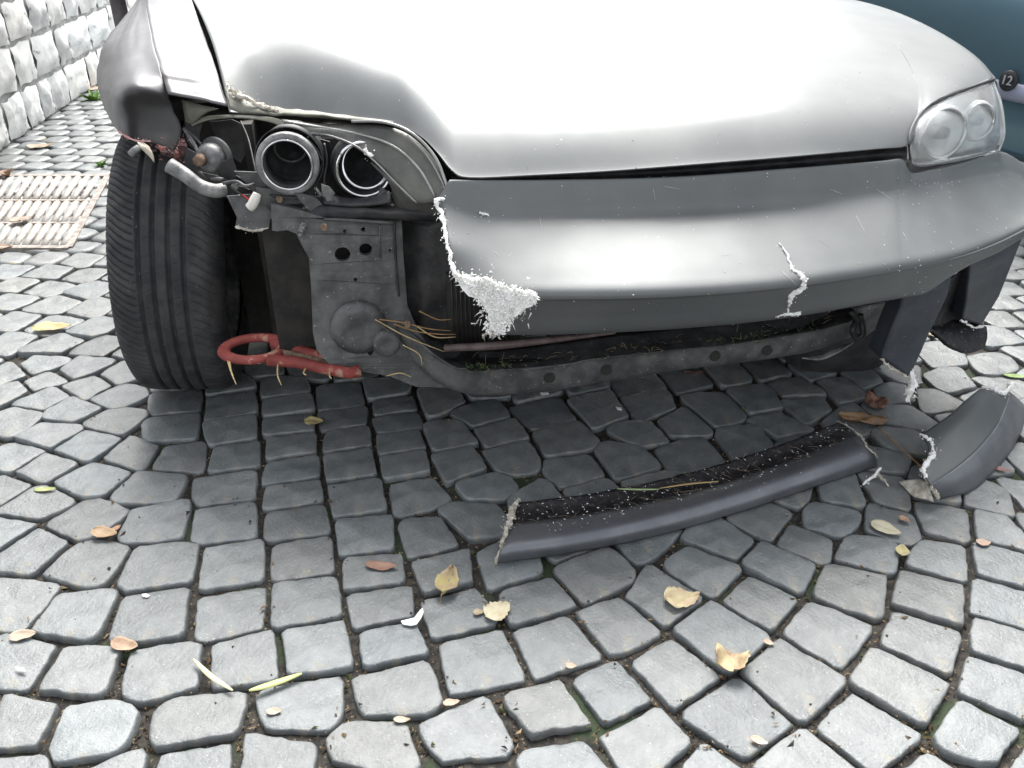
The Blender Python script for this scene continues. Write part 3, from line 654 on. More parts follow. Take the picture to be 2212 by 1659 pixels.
# --- left fender, crumpled
flap = [[PB(493,229,1.63),PB(460,222,1.625),PB(425,213,1.62),PB(363,202,1.615)],
        [PB(480,195,1.665),PB(450,190,1.655),PB(415,182,1.65),PB(354,172,1.645)],
        [PB(471,162,1.72),PB(438,155,1.71),PB(400,150,1.70),PB(346,144,1.69)],
        [PB(444,85,1.98),PB(400,85,1.99),PB(365,85,1.97),PB(330,88,1.93)],
        [PB(414,0,2.40),PB(375,0,2.42),PB(345,0,2.42),PB(315,0,2.44)],
        [PB(398,-60,2.8),PB(362,-60,2.8),PB(340,-60,2.8),PB(315,-60,2.85)]]
fender = patch_obj('front_fender', flap, M['primer'], car, 5, 5, thick=.003, rough=.0015)
side = [[PB(374,328,1.67),PB(340,312,1.67),PB(300,303,1.66),PB(277,297,1.64),PB(256,284,1.65),PB(243,266,1.74)],
        [PB(392,285,1.66),PB(345,272,1.67),PB(300,262,1.66),PB(268,250,1.64),PB(244,245,1.68),PB(226,235,1.84)],
        [PB(374,240,1.65),PB(338,230,1.65),PB(292,222,1.64),PB(257,215,1.62),PB(236,212,1.72),PB(216,206,1.9)],
        [PB(362,201,1.635),PB(328,192,1.61),PB(290,186,1.60),PB(256,188,1.66),PB(232,186,1.78),PB(210,180,1.96)],
        [PB(346,144,1.692),PB(318,143,1.725),PB(290,145,1.735),PB(264,148,1.77),PB(238,148,1.86),PB(210,148,2.02)],
        [PB(330,88,1.932),PB(310,88,1.95),PB(290,88,1.97),PB(270,88,2.0),PB(250,90,2.05),PB(230,84,2.14)],
        [PB(315,0,2.44),PB(311,0,2.46),PB(307,0,2.48),PB(303,0,2.50),PB(299,0,2.53),PB(295,0,2.57)],
        [PB(315,-60,2.85),PB(313,-60,2.86),PB(312,-60,2.87),PB(310,-60,2.88),PB(309,-60,2.9),PB(308,-60,2.93)]]
patch_obj('fender_side', side, M['primer'], car, 6, 6, thick=.003, rough=.0013)
patch_obj('inner_arch_flange', [[PB(392,215,1.66),PB(430,226,1.65),PB(470,236,1.64)],[PB(398,250,1.66),PB(420,262,1.65),PB(440,246,1.65)],[PB(400,262,1.67),PB(410,268,1.66),PB(425,258,1.66)]], M['olive'], car, 3, 3, thick=.003)
fray('scraped_edge', [PB(256,284,1.61),PB(277,298,1.572),PB(300,304,1.552),PB(326,305,1.548)], [.004,.005,.005,.003], mat('red_primer', (.30, .14, .13), (.42, .25, .24), rough=.7), car, spike=.004, lump=.001)
fray('crumpled_metal', [PB(336,312,1.55),PB(352,322,1.55),PB(372,332,1.56),PB(392,318,1.57),PB(398,298,1.575)], [.012,.022,.024,.02,.01], mat('crumpled_dark_red', (.05, .03, .03), (.22, .08, .07), rough=.7, scale=60), car, spike=.022, dens=3, lump=.01)
patch_obj('hanging_bracket', [[PB(296,306,1.55),PB(310,308,1.55),PB(322,316,1.55)],[PB(304,320,1.54),PB(316,320,1.54),PB(330,332,1.54)],[PB(318,334,1.54),PB(326,342,1.54),PB(333,352,1.54)]], mat('beige_bracket', (.5, .44, .33), (.62, .58, .5), rough=.7), car, 3, 3, thick=.003)
tube_obj('clip', [PB(282,334,1.53),PB(290,326,1.53),PB(300,319,1.535)], .006, M['alu'], car)
# right fender beyond the good headlight
hedge = []
for q in (0, 6, 12, 18, 24, 30):
    l_, b_, z_ = LB(hood_edge[q]); dd = Vector((CYW, SYW, 0))
    hedge.append([hood_edge[q] + Vector((0, 0, -.007)), hood_edge[q] + dd * .012 + Vector((0, 0, -.02)), hood_edge[q] + dd * .022 + Vector((0, 0, -.10)), hood_edge[q] + dd * .02 + Vector((0, 0, -.32))])
rf = hedge
patch_obj('front_fender', rf, M['paint'], car, 5, 5, thick=.003)

# --- wheel
wc = C(-.418, 1.885, .292); wax = (Vector((CYW, SYW, 0)) * math.cos(R(5)) + Vector((0, 0, -math.sin(R(5))))).normalized()
wheel = add_mesh('wheel', *lathe(wc, wax, [(.06, .07), (.15, .06), (.185, .085), (.19, .09), (.19, -.09), (.18, -.085), (.15, -.03), (.06, -.04)], 48), M['alu'], car)
NCI, RW = 1080, .294
prof = []
HW = .102
for k in range(97):
    w = -HW + 2 * HW * k / 96; prof.append(w)
V = []
wa = (Vector((0, 0, 1)) - wax * wax.z).normalized(); wb = wax.cross(wa)
grooves = [(-.040, .0036), (-.014, .0036), (.014, .0036), (.042, .0038)]
for i in range(NCI):
    a = 2 * math.pi * i / NCI; d = wa * math.cos(a) + wb * math.sin(a); V.append(wc + d * .19 + wax * -.095)
    for w in prof:
        aw = abs(w); sh = max(0, (aw - .072) / (HW - .072)); r = RW - .003 * (aw / .1) ** 2 - .022 * sh ** 2.6
        for g, gw in grooves:
            r -= .0075 * max(0, min(1, (gw - abs(w - g)) / .0015 + .5))
        if w < -.046:   # outer shoulder (image left): curved blades
            t = (-w - .046) / .05; ph = (a * RW + .034 * t ** 1.6) / .0155; m = abs(ph - round(ph)) * .0155
            r -= .0045 * max(0, min(1, (.0017 - m) / .0008 + .5)) * min(1, t * 6 + .2)
        if w > .050:
            t = (w - .050) / .05; ph = (a * RW - .030 * t ** 1.4) / .019; m = abs(ph - round(ph)) * .019
            r -= .003 * max(0, min(1, (.0015 - m) / .0008 + .5)) * min(1, t * 6)
        if -.035 < w < -.020 or .02 < w < .036:
            ph = (a * RW + w * .4) / .034; m = abs(ph - round(ph)) * .034
            r -= .0015 * max(0, min(1, (.001 - m) / .0006 + .5))
        V.append(wc + d * r + wax * w)
    V.append(wc + d * .25 + wax * .110); V.append(wc + d * .19 + wax * .095)
m = len(prof) + 3
F = [(i * m + j, i * m + j + 1, ((i + 1) % NCI) * m + j + 1, ((i + 1) % NCI) * m + j) for i in range(NCI) for j in range(m - 1)]
tyre = fix_normals(add_mesh('tyre', V, F, M['rubber'], wheel))
def on_tyre():
    a = random.uniform(.2, 2.6); w = random.uniform(-.09, .09); d = wa * math.cos(a) + wb * math.sin(a)
    if d.dot(Vector((SYW, -CYW, 0))) < 0: d = wa * math.cos(a) - wb * math.sin(a)
    return wc + d * (RW - .004) + wax * w, d
specks('tread_stones', on_tyre, 60, M['crumb'], wheel, .0008, .0022, kind='stuff')
set_tint(bpy.data.objects['tread_stones'].data, [(2, 1.8, 1.5, 1)] * len(bpy.data.objects['tread_stones'].data.vertices))
wc2 = wc + wax * 1.52
w2 = add_mesh('wheel', *lathe(wc2, wax, [(.06, .07), (.19, .09), (.19, -.09), (.06, -.04)], 32), M['alu'], car)
add_mesh('tyre', *lathe(wc2, wax, [(.19, .1), (.25, .115), (.285, .1), (.296, .05), (.296, -.05), (.285, -.1), (.25, -.115), (.19, -.1)], 48), M['rubber'], w2)
for s in (0, 1.52):      # rear wheels, far behind
    c = wc + wax * s + Vector((-SYW, CYW, 0)) * 2.5
    w3 = add_mesh('wheel', *lathe(c, wax, [(.06, .07), (.19, .09), (.19, -.09), (.06, -.04)], 24), M['alu'], car)
    add_mesh('tyre', *lathe(c, wax, [(.19, .1), (.25, .115), (.285, .1), (.296, .05), (.296, -.05), (.285, -.1), (.25, -.115), (.19, -.1)], 32), M['rubber'], w3)

# wheel-house liner and dark engine bay surfaces
V = []; na = 20; 
for j, l in enumerate((-.47, -.40, -.31, -.21)):
    for k in range(na + 1):
        a = 1.78 * (k / na); V.append(C(l, 1.85 + math.cos(a) * -.0 + .355 * math.cos(a), .31 + .345 * math.sin(a)))
add_mesh('wheel_arch_liner', V[na // 5 * 0:], grid_faces(4, na + 1), M['void'], car)
def cbox(name, l0, l1, b0, b1, z0, z1, m, parent=car, bev=0):
    c = C((l0 + l1) / 2, (b0 + b1) / 2, (z0 + z1) / 2); V, F = box(c, Vector((CYW, SYW, 0)) * (l1 - l0) / 2, Vector((-SYW, CYW, 0)) * (b1 - b0) / 2, Vector((0, 0, (z1 - z0) / 2)))
    o = fix_normals(add_mesh(name, V, F, m, parent, smooth=False))
    if bev: x = o.modifiers.new('b', 'BEVEL'); x.width = bev; x.segments = 3
    return o
cbox('inner_wing', -.235, -.215, 1.70, 2.6, .16, .62, M['void'])
cbox('inner_wheel_shield', -.33, -.08, 1.98, 2.0, .03, .62, M['void'])
cbox('engine_block', -.1, .8, 1.62, 2.3, .25, .62, M['void'], bev=.03)
cbox('underbody', -.2, 1.0, 1.62, 5.0, .19, .24, M['void'])
# rear body, beyond the frame: sills, cabin, tail
prof_b = [(2.75,.80),(3.2,1.02),(3.7,1.36),(4.6,1.40),(5.1,1.0),(5.25,.9),(5.3,.4),(5.2,.24)]
V = []; F = []
for l, ins in ((-.5, 1), (1.38, 1)):
    for b, z in [(2.45,.24),(2.5,.75)] + prof_b:
        t = max(0, (z - .85)) * .32; V.append(C(l + (t if l < 0 else -t), b, z))
nb = len(prof_b) + 2
F = [tuple(range(nb)), tuple(range(2 * nb - 1, nb - 1, -1))]; body = add_mesh('body_side', V, F, M['primer'], car, smooth=False)
V = [C(l, b, z) for b, z in prof_b for l in (-.49 + max(0, z - .85) * .32, 1.37 - max(0, z - .85) * .32)]
rf_ = add_mesh('cabin_shell', V, [(2 * i, 2 * i + 1, 2 * i + 3, 2 * i + 2) for i in range(len(prof_b) - 1)], M['paint'], car, smooth=False)
V = [C(-.40, 2.84, .855), C(1.12, 2.84, .855), C(1.0, 3.66, 1.345), C(-.28, 3.66, 1.345)]
V = [v + Vector((SYW, -CYW, .9)).normalized() * .008 for v in V]; add_mesh('windscreen', V, [(0, 1, 2, 3)], M['glass'], car, smooth=False)

# --- smashed headlight on the left
hl = add_mesh('headlight_housing', *patch([[PB(398,262,1.80),PB(470,240,1.80),PB(620,250,1.78),PB(800,262,1.72),PB(900,300,1.62)],[PB(420,330,1.80),PB(480,330,1.80),PB(620,340,1.78),PB(800,340,1.72),PB(930,360,1.60)],[PB(440,420,1.75),PB(500,430,1.72),PB(620,440,1.7),PB(800,450,1.66),PB(960,450,1.56)]], 4, 4)[:1], grid_faces(9, 17), M['void'], car)
fwd = Vector((SYW, -CYW, 0))
ax1 = (fwd + Vector((-.08, 0, .02))).normalized()
c1 = PB(621, 355, 1.47); c2 = PB(786, 366, 1.475)
ring1 = add_mesh('projector_ring', *lathe(c1, ax1, [(.0405, .0), (.0415, .003), (.046, .004), (.051, .003), (.0525, .0), (.052, -.012), (.050, -.014), (.0495, -.004), (.044, -.002), (.0415, -.045), (.0395, -.045)], 56), M['alu'], hl)
add_mesh('chrome_lip', *lathe(c1 + ax1 * .002, ax1, [(.0395, .0), (.0395, .004), (.0425, .0055), (.043, .0)], 56), M['chrome'], ring1)
add_mesh('lens_barrel', *lathe(c1 - ax1 * .02, ax1, [(.056, .0), (.058, 0), (.05, -.09), (.048, -.09)], 40), M['black'], ring1)
ax2 = (fwd + Vector((.05, 0, .05))).normalized()
ring2 = add_mesh('projector_ring', *lathe(c2, ax2, [(.043, .0), (.044, .004), (.0475, .004), (.048, -.01), (.0455, -.012), (.044, -.004)], 56), M['chrome'], hl)
add_mesh('lens_barrel', *lathe(c2 - ax2 * .005, ax2, [(.046, .0), (.052, -.004), (.056, -.03), (.045, -.08), (.043, -.08), (.043, -.03)], 40), M['black'], ring2)
ax3 = (fwd + Vector((.05, 0, .35))).normalized()
V, F = lathe(c2 + Vector((.004, 0, .004)) - ax2 * .014, ax3, [(.036, 0), (.037, .003), (.041, .003), (.041, -.003)], 56); add_mesh('chrome_lip', V, F, M['chrome'], ring2)
V, F = lathe(c1 - ax1 * .05 + Vector((0, 0, .016)), (fwd + Vector((0, 0, -.3))).normalized(), [(.024, 0), (.025, .003), (.029, .003), (.029, -.003)], 40); add_mesh('bulb_socket', V, F, M['steel'], ring1)
for c, r_ in ((c1 - ax1 * .06, .05), (c2 - ax2 * .06, .045)):
    V, F = lathe(c, fwd, [(.0, -.03), (r_ * .5, -.02), (r_, .02)], 24, closed=False); add_mesh('reflector_bowl', V, F, M['black'], hl)
# broken lens sweeping over the second ring
patch_obj('broken_lens', [[PB(608,257,1.545),PB(680,266,1.53),PB(760,268,1.51),PB(830,272,1.48),PB(885,292,1.455),PB(935,340,1.43),PB(968,395,1.405),PB(972,415,1.40)],
                          [PB(618,268,1.535),PB(680,278,1.515),PB(745,288,1.495),PB(810,306,1.47),PB(865,340,1.44),PB(910,385,1.415),PB(940,418,1.40),PB(952,430,1.395)],
                          [PB(640,284,1.525),PB(672,292,1.51),PB(716,298,1.50),PB(768,318,1.47),PB(812,354,1.45),PB(850,392,1.43),PB(892,436,1.41),PB(940,438,1.40)]], M['smoke'], hl, 4, 5, thick=.003)
patch_obj('broken_lens', [[PB(800,352,1.455),PB(850,392,1.43),PB(905,430,1.41),PB(945,432,1.40)],[PB(842,400,1.455),PB(858,424,1.44),PB(890,444,1.43),PB(940,442,1.41)],[PB(846,436,1.46),PB(866,458,1.45),PB(900,464,1.44),PB(955,462,1.42)]], M['smoke'], hl, 4, 4, thick=.003)
for pts, r_ in (([PB(612,262,1.535),PB(700,276,1.515),PB(780,291,1.485),PB(850,316,1.45),PB(905,365,1.42),PB(940,425,1.395)], .0022),
                ([PB(760,262,1.50),PB(830,264,1.475),PB(890,288,1.445),PB(940,340,1.42),PB(968,408,1.395)], .0026),
                ([PB(880,292,1.445),PB(925,340,1.42),PB(958,400,1.40),PB(962,424,1.393)], .0015),
                ([PB(664,298,1.51),PB(676,288,1.512),PB(716,294,1.50),PB(770,316,1.468),PB(815,354,1.446),PB(855,395,1.428),PB(900,438,1.408)], .0016)):
    tube_obj('lens_rim', pts, r_, M['smoke_edge'], hl, seg=8)
tube_obj('lens_rim', [PB(664,300,1.51), PB(684,322,1.505), PB(697,348,1.50)], .0015, M['smoke_edge'], hl)
fray('snapped_tab', [PB(786,322,1.462),PB(796,330,1.458),PB(806,338,1.455)], [.010,.014,.006], M['fibre'], hl, spike=.012)
fray('snapped_tab', [PB(684,404,1.45),PB(690,414,1.45),PB(696,424,1.45)], [.005,.008,.004], M['alu'], hl, spike=.010)
fray('snapped_tab', [PB(956,436,1.39),PB(962,424,1.385),PB(972,414,1.385)], [.003,.006,.003], M['fibre'], hl, spike=.010, down=Vector((.5, 0, 1)))
# left rim of the lamp bowl
patch_obj('lamp_surround', [[PB(410,262,1.66),PB(450,250,1.65),PB(520,248,1.62),PB(600,256,1.57),PB(660,290,1.53)],
                            [PB(414,272,1.65),PB(452,258,1.64),PB(520,254,1.61),PB(590,266,1.57),PB(640,296,1.535)]], M['olive'], car, 3, 5, thick=.002)
# mounting disc, bolt, rods, hose
dsk = C(0, 0, 0)
cd = PB(452, 342, 1.58); axd = (fwd + Vector((-.5, 0, .1))).normalized()
disc = add_mesh('mounting_boss', *lathe(cd, axd, [(.0, .012), (.014, .012), (.022, .008), (.026, 0), (.026, -.012), (.0, -.012)], 30, closed=False), M['alu'], car)
add_mesh('rusty_bolt', *lathe(PB(430, 346, 1.565), axd, [(.0, .010), (.007, .009), (.011, .004), (.011, -.01), (.0, -.01)], 10, closed=False), M['rust'], disc)
add_mesh('washer', *lathe(cd - axd * .014, axd, [(.02, .0), (.033, -.001), (.035, -.006), (.0, -.006)], 30, closed=False), M['steel'], disc)
tube_obj('rod', [PB(398,278,1.64),PB(418,310,1.60),PB(436,340,1.58)], .0032, M['alu'], car)
tube_obj('rod', [PB(406,282,1.66),PB(424,300,1.64),PB(446,326,1.62)], .002, M['steel'], car)
tube_obj('hose', [PB(366,357,1.53),PB(400,378,1.52),PB(432,402,1.51),PB(462,412,1.50),PB(484,410,1.51)], [.0135, .0125, .012, .012, .012], M['alu'], car, seg=14)
# brackets below the lamp
sheet('lamp_bracket', [(506,370),(555,372),(572,395),(600,408),(560,424),(548,418),(536,400)], [], lambda u, v: 1.50, M['steel'], car)
sheet('lamp_bracket', [(552,405),(640,415),(690,425),(720,450),(700,478),(640,470),(600,458),(560,440)], [], lambda u, v: 1.485, M['steel'], car)
sheet('lamp_bracket', [(436,372),(470,380),(500,395),(540,410),(545,430),(520,440),(478,420)], [], lambda u, v: 1.535, M['steel_dark'], car)
sheet('hanging_plate', [(490,424),(560,418),(592,430),(580,494),(556,499),(508,490),(512,470)], [], lambda u, v: 1.49 - .0002 * (v - 424), M['steel'], car)
fray('plate_edge', [PB(508,490,1.475),PB(535,497,1.475),PB(560,497,1.475),PB(580,492,1.475)], [.004,.007,.007,.003], M['fibre_dirty'], car, spike=.002, lump=.001)
tube_obj('wire', [PB(498,404,1.49),PB(515,416,1.48),PB(535,430,1.475)], .0016, M['steel_dark'], car)
tube_obj('wire', [PB(524,420,1.475),PB(532,427,1.472),PB(542,433,1.47)], .0014, M['red_wire'], car)
tube_obj('connector', [PB(556,418,1.47),PB(551,430,1.468),PB(545,442,1.466),PB(538,449,1.466)], [.007, .0085, .0085, .008], M['white_plastic'], car, seg=12)
patch_obj('lamp_tray', [[PB(560,418,1.53),PB(640,428,1.52),PB(700,430,1.50),PB(780,436,1.49),PB(850,432,1.48),PB(960,440,1.45)],[PB(570,440,1.49),PB(640,444,1.48),PB(710,446,1.46),PB(790,452,1.45),PB(860,455,1.44),PB(960,462,1.42)],[PB(600,462,1.475),PB(650,468,1.465),PB(710,474,1.455),PB(790,474,1.45),PB(860,476,1.445),PB(968,478,1.43)]], M['steel_dark'], car, 4, 5, thick=.004, rough=.003)
patch_obj('lamp_tray_ridge', [[PB(690,415,1.485),PB(740,424,1.475),PB(790,424,1.47),PB(840,412,1.46)],[PB(700,438,1.46),PB(745,442,1.455),PB(795,441,1.45),PB(846,436,1.445)]], M['black'], car, 4, 5, thick=.006)

# torn plastic and loose leads round the lamp bowls
for ol, b_, mt in (([(398,262),(420,255),(440,262),(430,300),(412,318),(402,300)], 1.67, 'steel_dark'), ([(452,262),(500,258),(540,275),(548,318),(520,352),(486,330),(468,300)], 1.72, 'steel_dark'),
                   ([(476,352),(500,340),(512,372),(506,402),(486,408),(470,392)], 1.56, 'steel_dark'), ([(690,300),(712,306),(720,350),(712,400),(700,424),(688,390),(694,350)], 1.55, 'black'),
                   ([(694,398),(712,404),(724,418),(712,428),(696,424)], 1.462, 'alu'), ([(636,418),(676,424),(716,458),(700,470),(664,452)], 1.462, 'steel'),
                   ([(400,318),(422,330),(424,352),(410,372),(396,350)], 1.565, 'black'), ([(822,404),(850,420),(846,436),(812,438)], 1.46, 'steel')):
    sheet('torn_bracket', ol, [], lambda u, v, b_=b_: b_ - .0002 * (u - ol[0][0]) * (1 if b_ > 1.5 else -.4), M[mt], car, jag=2.5)
for pts, r_, mt in (([(470,300,1.66),(488,330,1.62),(500,372,1.58),(540,395,1.54)], .0022, 'black'), ([(520,262,1.66),(536,300,1.62),(548,350,1.56),(560,400,1.52)], .0018, 'steel_dark'), ([(700,310,1.52),(706,350,1.5),(700,395,1.48),(720,420,1.47)], .0024, 'black'), ([(482,396,1.50),(510,392,1.49),(530,402,1.48),(548,398,1.49)], .003, 'steel'), ([(560,410,1.5),(600,425,1.48),(660,428,1.47)], .0026, 'black'), ([(430,372,1.55),(452,384,1.54),(482,388,1.53)], .004, 'steel')):
    tube_obj('lead', [PB(*p) for p in pts], r_, M[mt], car, seg=7)
for u, v, b in ((508,402,1.494),(604,430,1.478),(660,452,1.476),(880,700,1.40),(700,490,1.44)):
    add_mesh('bolt_head', *lathe(PB(u, v, b), fwd, [(.0, .005), (.005, .005), (.0065, .003), (.0065, -.002), (.0, -.002)], 6, closed=False), M['rust'] if u > 600 else M['alu'], car, smooth=False)
# --- front support panel with holes
panel_out = [(585,440),(640,452),(700,470),(850,476),(868,480),(872,560),(880,660),(905,720),(950,780),(1000,806),(1010,838),(900,836),(840,812),(760,800),(712,788),(684,756),(676,720),(672,620),(667,556),(652,530),(640,505),(620,497),(600,500),(588,498)]
holes = [circle_px(740,550,17,16), circle_px(790,539,14,13), circle_px(785,496,5), circle_px(768,604,4), circle_px(842,541,2.5), circle_px(800,756,7,12), circle_px(745,500,4)]
panel = sheet('support_panel', panel_out, holes, lambda u, v: 1.455 - .00012 * (v - 470) + .00003 * abs(u - 740), M['steel'], car, t=.012)
bv = panel.modifiers.new('b', 'BEVEL'); bv.width = .0015; bv.segments = 1; bv.limit_method = 'ANGLE'
cbox('support_backing', -.20, .12, 1.50, 1.55, .22, .5, M['void'])
add_mesh('pressed_boss', *lathe(PB(775,712,1.42), fwd, [(.0, .003), (.022, .003), (.034, .006), (.050, .0), (.052, -.010)], 40, closed=False), M['steel'], panel)
add_mesh('pressed_boss', *lathe(PB(835,742,1.413), fwd, [(.0, .004), (.012, .004), (.02, .009), (.026, .0), (.027, -.01)], 30, closed=False), M['steel'], panel)
fray('bent_flange', [PB(655,480,1.445),PB(650,500,1.445),PB(652,520,1.445)], [.012,.016,.008], M['alu'], panel, spike=.003, lump=.002)
tube_obj('panel_rib', [PB(700,474,1.447),PB(770,477,1.446),PB(850,482,1.446)], .003, M['steel'], panel)
tube_obj('panel_rib', [PB(820,478,1.447),PB(822,560,1.44)], .0018, M['steel'], panel)
tube_obj('panel_rib', [PB(852,480,1.447),PB(855,560,1.44),PB(862,640,1.43)], .0022, M['steel_dark'], panel)
patch_obj('inner_bumper_panel', [[PB(862,470,1.50),PB(900,472,1.48),PB(950,474,1.46),PB(1000,470,1.44)],[PB(866,560,1.50),PB(905,560,1.47),PB(950,560,1.46),PB(1010,560,1.44)],[PB(872,640,1.49),PB(910,640,1.46),PB(960,650,1.46),PB(1020,650,1.44)],[PB(885,730,1.48),PB(920,735,1.46),PB(980,740,1.46),PB(1070,740,1.44)]], M['steel_dark'], car, 4, 4, rough=.006, thick=.004)
rad = thing('x', (0, 0, 0), 'x', 'x'); bpy.data.objects.remove(rad); 
fins = []
for k in range(16):
    u = 975 + k * 9.5; a = PB(u, 600, 1.425); b = PB(u + 6, 745, 1.425); V, F = tube([a, b], .0017, 5); fins.append((V, F))
rad = patch_obj('radiator', [[PB(965,596,1.43),PB(1130,600,1.43)],[PB(970,745,1.43),PB(1135,745,1.43)]], M['void'], car, 1, 1, thick=.02)
for V, F in fins: add_mesh('radiator_fin', V, F, M['steel_dark'], rad)
# --- lower crossmember
line = [(856,699,1.425),(909,742,1.405),(953,780,1.39),(1003,803,1.38),(1060,804,1.375),(1184,792,1.372),(1309,775,1.372),(1469,757,1.375),(1560,748,1.38),(1660,733,1.39),(1760,716,1.40),(1840,694,1.42)]
mem = [[PB(u, v - 42 - (8 if i > 2 else 0), b + .10) for i, (u, v, b) in enumerate(line)],
       [PB(u, v - 22, b + .05) for u, v, b in line],
       [PB(u, v - 4, b + .008) for u, v, b in line],
       [PB(u, v, b) for u, v, b in line],
       [PB(u, v + 5, b + .002) for u, v, b in line]]
low = [(862,735),(905,790),(948,825),(1000,846),(1060,850),(1184,843),(1309,822),(1469,797),(1560,786),(1660,773),(1760,755),(1840,726)]
mem += [[PB(u, v, line[i][2] + .008) for i, (u, v) in enumerate(low)], [PB(u, v + 1, line[i][2] + .05) for i, (u, v) in enumerate(low)]]
cross = patch_obj('lower_crossmember', mem, M['steel'], car, 4, 6, thick=.003)
for u, v in ((1187,816),(1310,799),(1545,769),(1657,757)):
    i = np.interp(u, [q[0] for q in line], [q[2] for q in line]); add_mesh('mounting_hole', *lathe(PB(u, v, i + .0005), fwd, [(.0, .001), (.0085, .001), (.0105, .002), (.0115, -.006)], 20, closed=False), M['void'], cross)
patch_obj('trough', [[PB(900,700,1.52),PB(1100,730,1.52),PB(1400,705,1.52),PB(1650,680,1.52),PB(1840,650,1.52)],[PB(930,760,1.46),PB(1100,765,1.46),PB(1400,738,1.46),PB(1650,712,1.46),PB(1840,672,1.46)],[PB(960,775,1.40),PB(1100,785,1.40),PB(1400,755,1.40),PB(1650,728,1.40),PB(1840,690,1.42)]], M['steel_dark'], car, 3, 5, rough=.004)
tube_obj('brace_tube', [PB(960,752,1.40),PB(1080,746,1.375),PB(1200,733,1.355),PB(1330,718,1.34)], [.007, .008, .006, .003], mat('brown_tube', (.06, .04, .04), (.12, .09, .08), rough=.5), car)
# plant scraps and straw caught in the car
def strand(name, pts, r_, m, parent, **kw): return tube_obj(name, pts, [r_, r_ * .8, r_ * .3], m, parent, seg=5, **kw)
scr = []
for _ in range(110):
    u = random.uniform(960, 1830); v = np.interp(u, [q[0] for q in line], [q[1] for q in line]) + random.uniform(-30, 6); b = np.interp(u, [q[0] for q in line], [q[2] for q in line])
    a = PB(u, v, b - .004 + max(0, (np.interp(u, [q[0] for q in line], [q[1] for q in line]) - v)) * .0022); d = Vector((random.gauss(0, 1), random.gauss(0, .5), random.gauss(0, .5))).normalized() * random.uniform(.006, .024)
    scr.append(tube([a, a + d * .5 + Vector((0, 0, .003)), a + d], [.0007, .0006, .0003], 4))
V, F = merge(scr); add_mesh('plant_scraps', V, F, M['dust_straw'], cross, kind='stuff')
scr = []
for _ in range(90):
    u = random.choice([random.uniform(1500, 1760), random.uniform(1000, 1100)]); v = np.interp(u, [q[0] for q in line], [q[1] for q in line]) + random.uniform(-18, 3); b = np.interp(u, [q[0] for q in line], [q[2] for q in line])
    a = PB(u, v, b + .01); d = Vector((random.gauss(0, 1), random.gauss(0, .5), random.gauss(.4, .6))).normalized() * random.uniform(.004, .014)
    scr.append(tube([a, a + d * .5, a + d], [.001, .0008, .0003], 4))
V, F = merge(scr); add_mesh('moss_scraps', V, F, M['moss'], cross, kind='stuff')
for pts, m_ in (([(820,690),(870,697),(925,710),(975,715)], 'straw_dark'), ([(850,700),(900,716),(950,722),(985,722)], 'straw_dark'), ([(900,705),(940,728),(985,728)], 'straw'), ([(905,672),(945,690),(975,690)], 'straw_dark'), ([(780,672),(820,700),(858,728)], 'steel'), ([(870,745),(905,765),(912,790)], 'straw'), ([(835,812),(865,806),(890,815)], 'straw'), ([(810,690),(880,728),(960,760)], 'straw')):
    P = [PB(u, v, 1.40) for u, v in pts]; tube_obj('stalk', P, [.0012, .0014, .0006], M[m_], car, seg=5)

# --- tow hook
hk = thing('x2', (0, 0, 0), 'x', 'x'); bpy.data.objects.remove(hk)
zc = .235; hc = G(549, 753, zc); hx = (G(690, 790, zc) - hc); hx.z = 0; hx.normalize(); hy = Vector((-hx.y, hx.x, 0))
ringpts = []
for k in range(40):
    w = 2 * math.pi * k / 40; ringpts.append(hc + Vector((1, 0, 0)) * .057 * math.cos(w) + Vector((0, 1, 0)) * .047 * math.sin(w))
V, F = tube(ringpts, .0125, 12, closed=True); V = [Vector((v.x, v.y, zc + (v.z - zc) * .62)) for v in V]
hook = fix_normals(add_mesh('tow_hook', V, F, M['hook'], car))
a1 = G(603, 745, zc); b1 = G(700, 772, zc); V, F = tube([G(590,742,zc), a1, b1, G(740, 778, zc)], [.011, .0115, .0105, .01], 10); fix_normals(add_mesh('hook_arm', V, F, M['hook'], hook))
V, F = tube([G(580,778,zc), G(640,782,zc), G(700,796,zc), G(755,806,zc), G(776,801,zc)], [.0115, .0115, .0105, .011, .012], 12); fix_normals(add_mesh('hook_arm', V, F, M['hook'], hook))
V, F = tube([G(600,760,zc), G(650,772,zc - .004), G(720,788,zc - .004)], [.007, .009, .007], 8); add_mesh('hook_web', V, F, M['rust'], hook)
for pts in ([(496,782,.235),(500,805,.18),(510,830,.13)], [(492,780,.235),(498,800,.2),(504,812,.17)], [(600,788,.23),(600,812,.18),(608,832,.14)], [(660,796,.23),(656,806,.2),(662,810,.19)], [(712,802,.23),(712,812,.2),(716,818,.19)]):
    P = [G(u, v, zc) for u, v, _ in pts]; P = [Vector((p.x, hc.y - .01, p.z)) if 0 else p for p in P]; tube_obj('hanging_straw', P, [.0016, .0016, .0008], M['straw'], hook, seg=5)

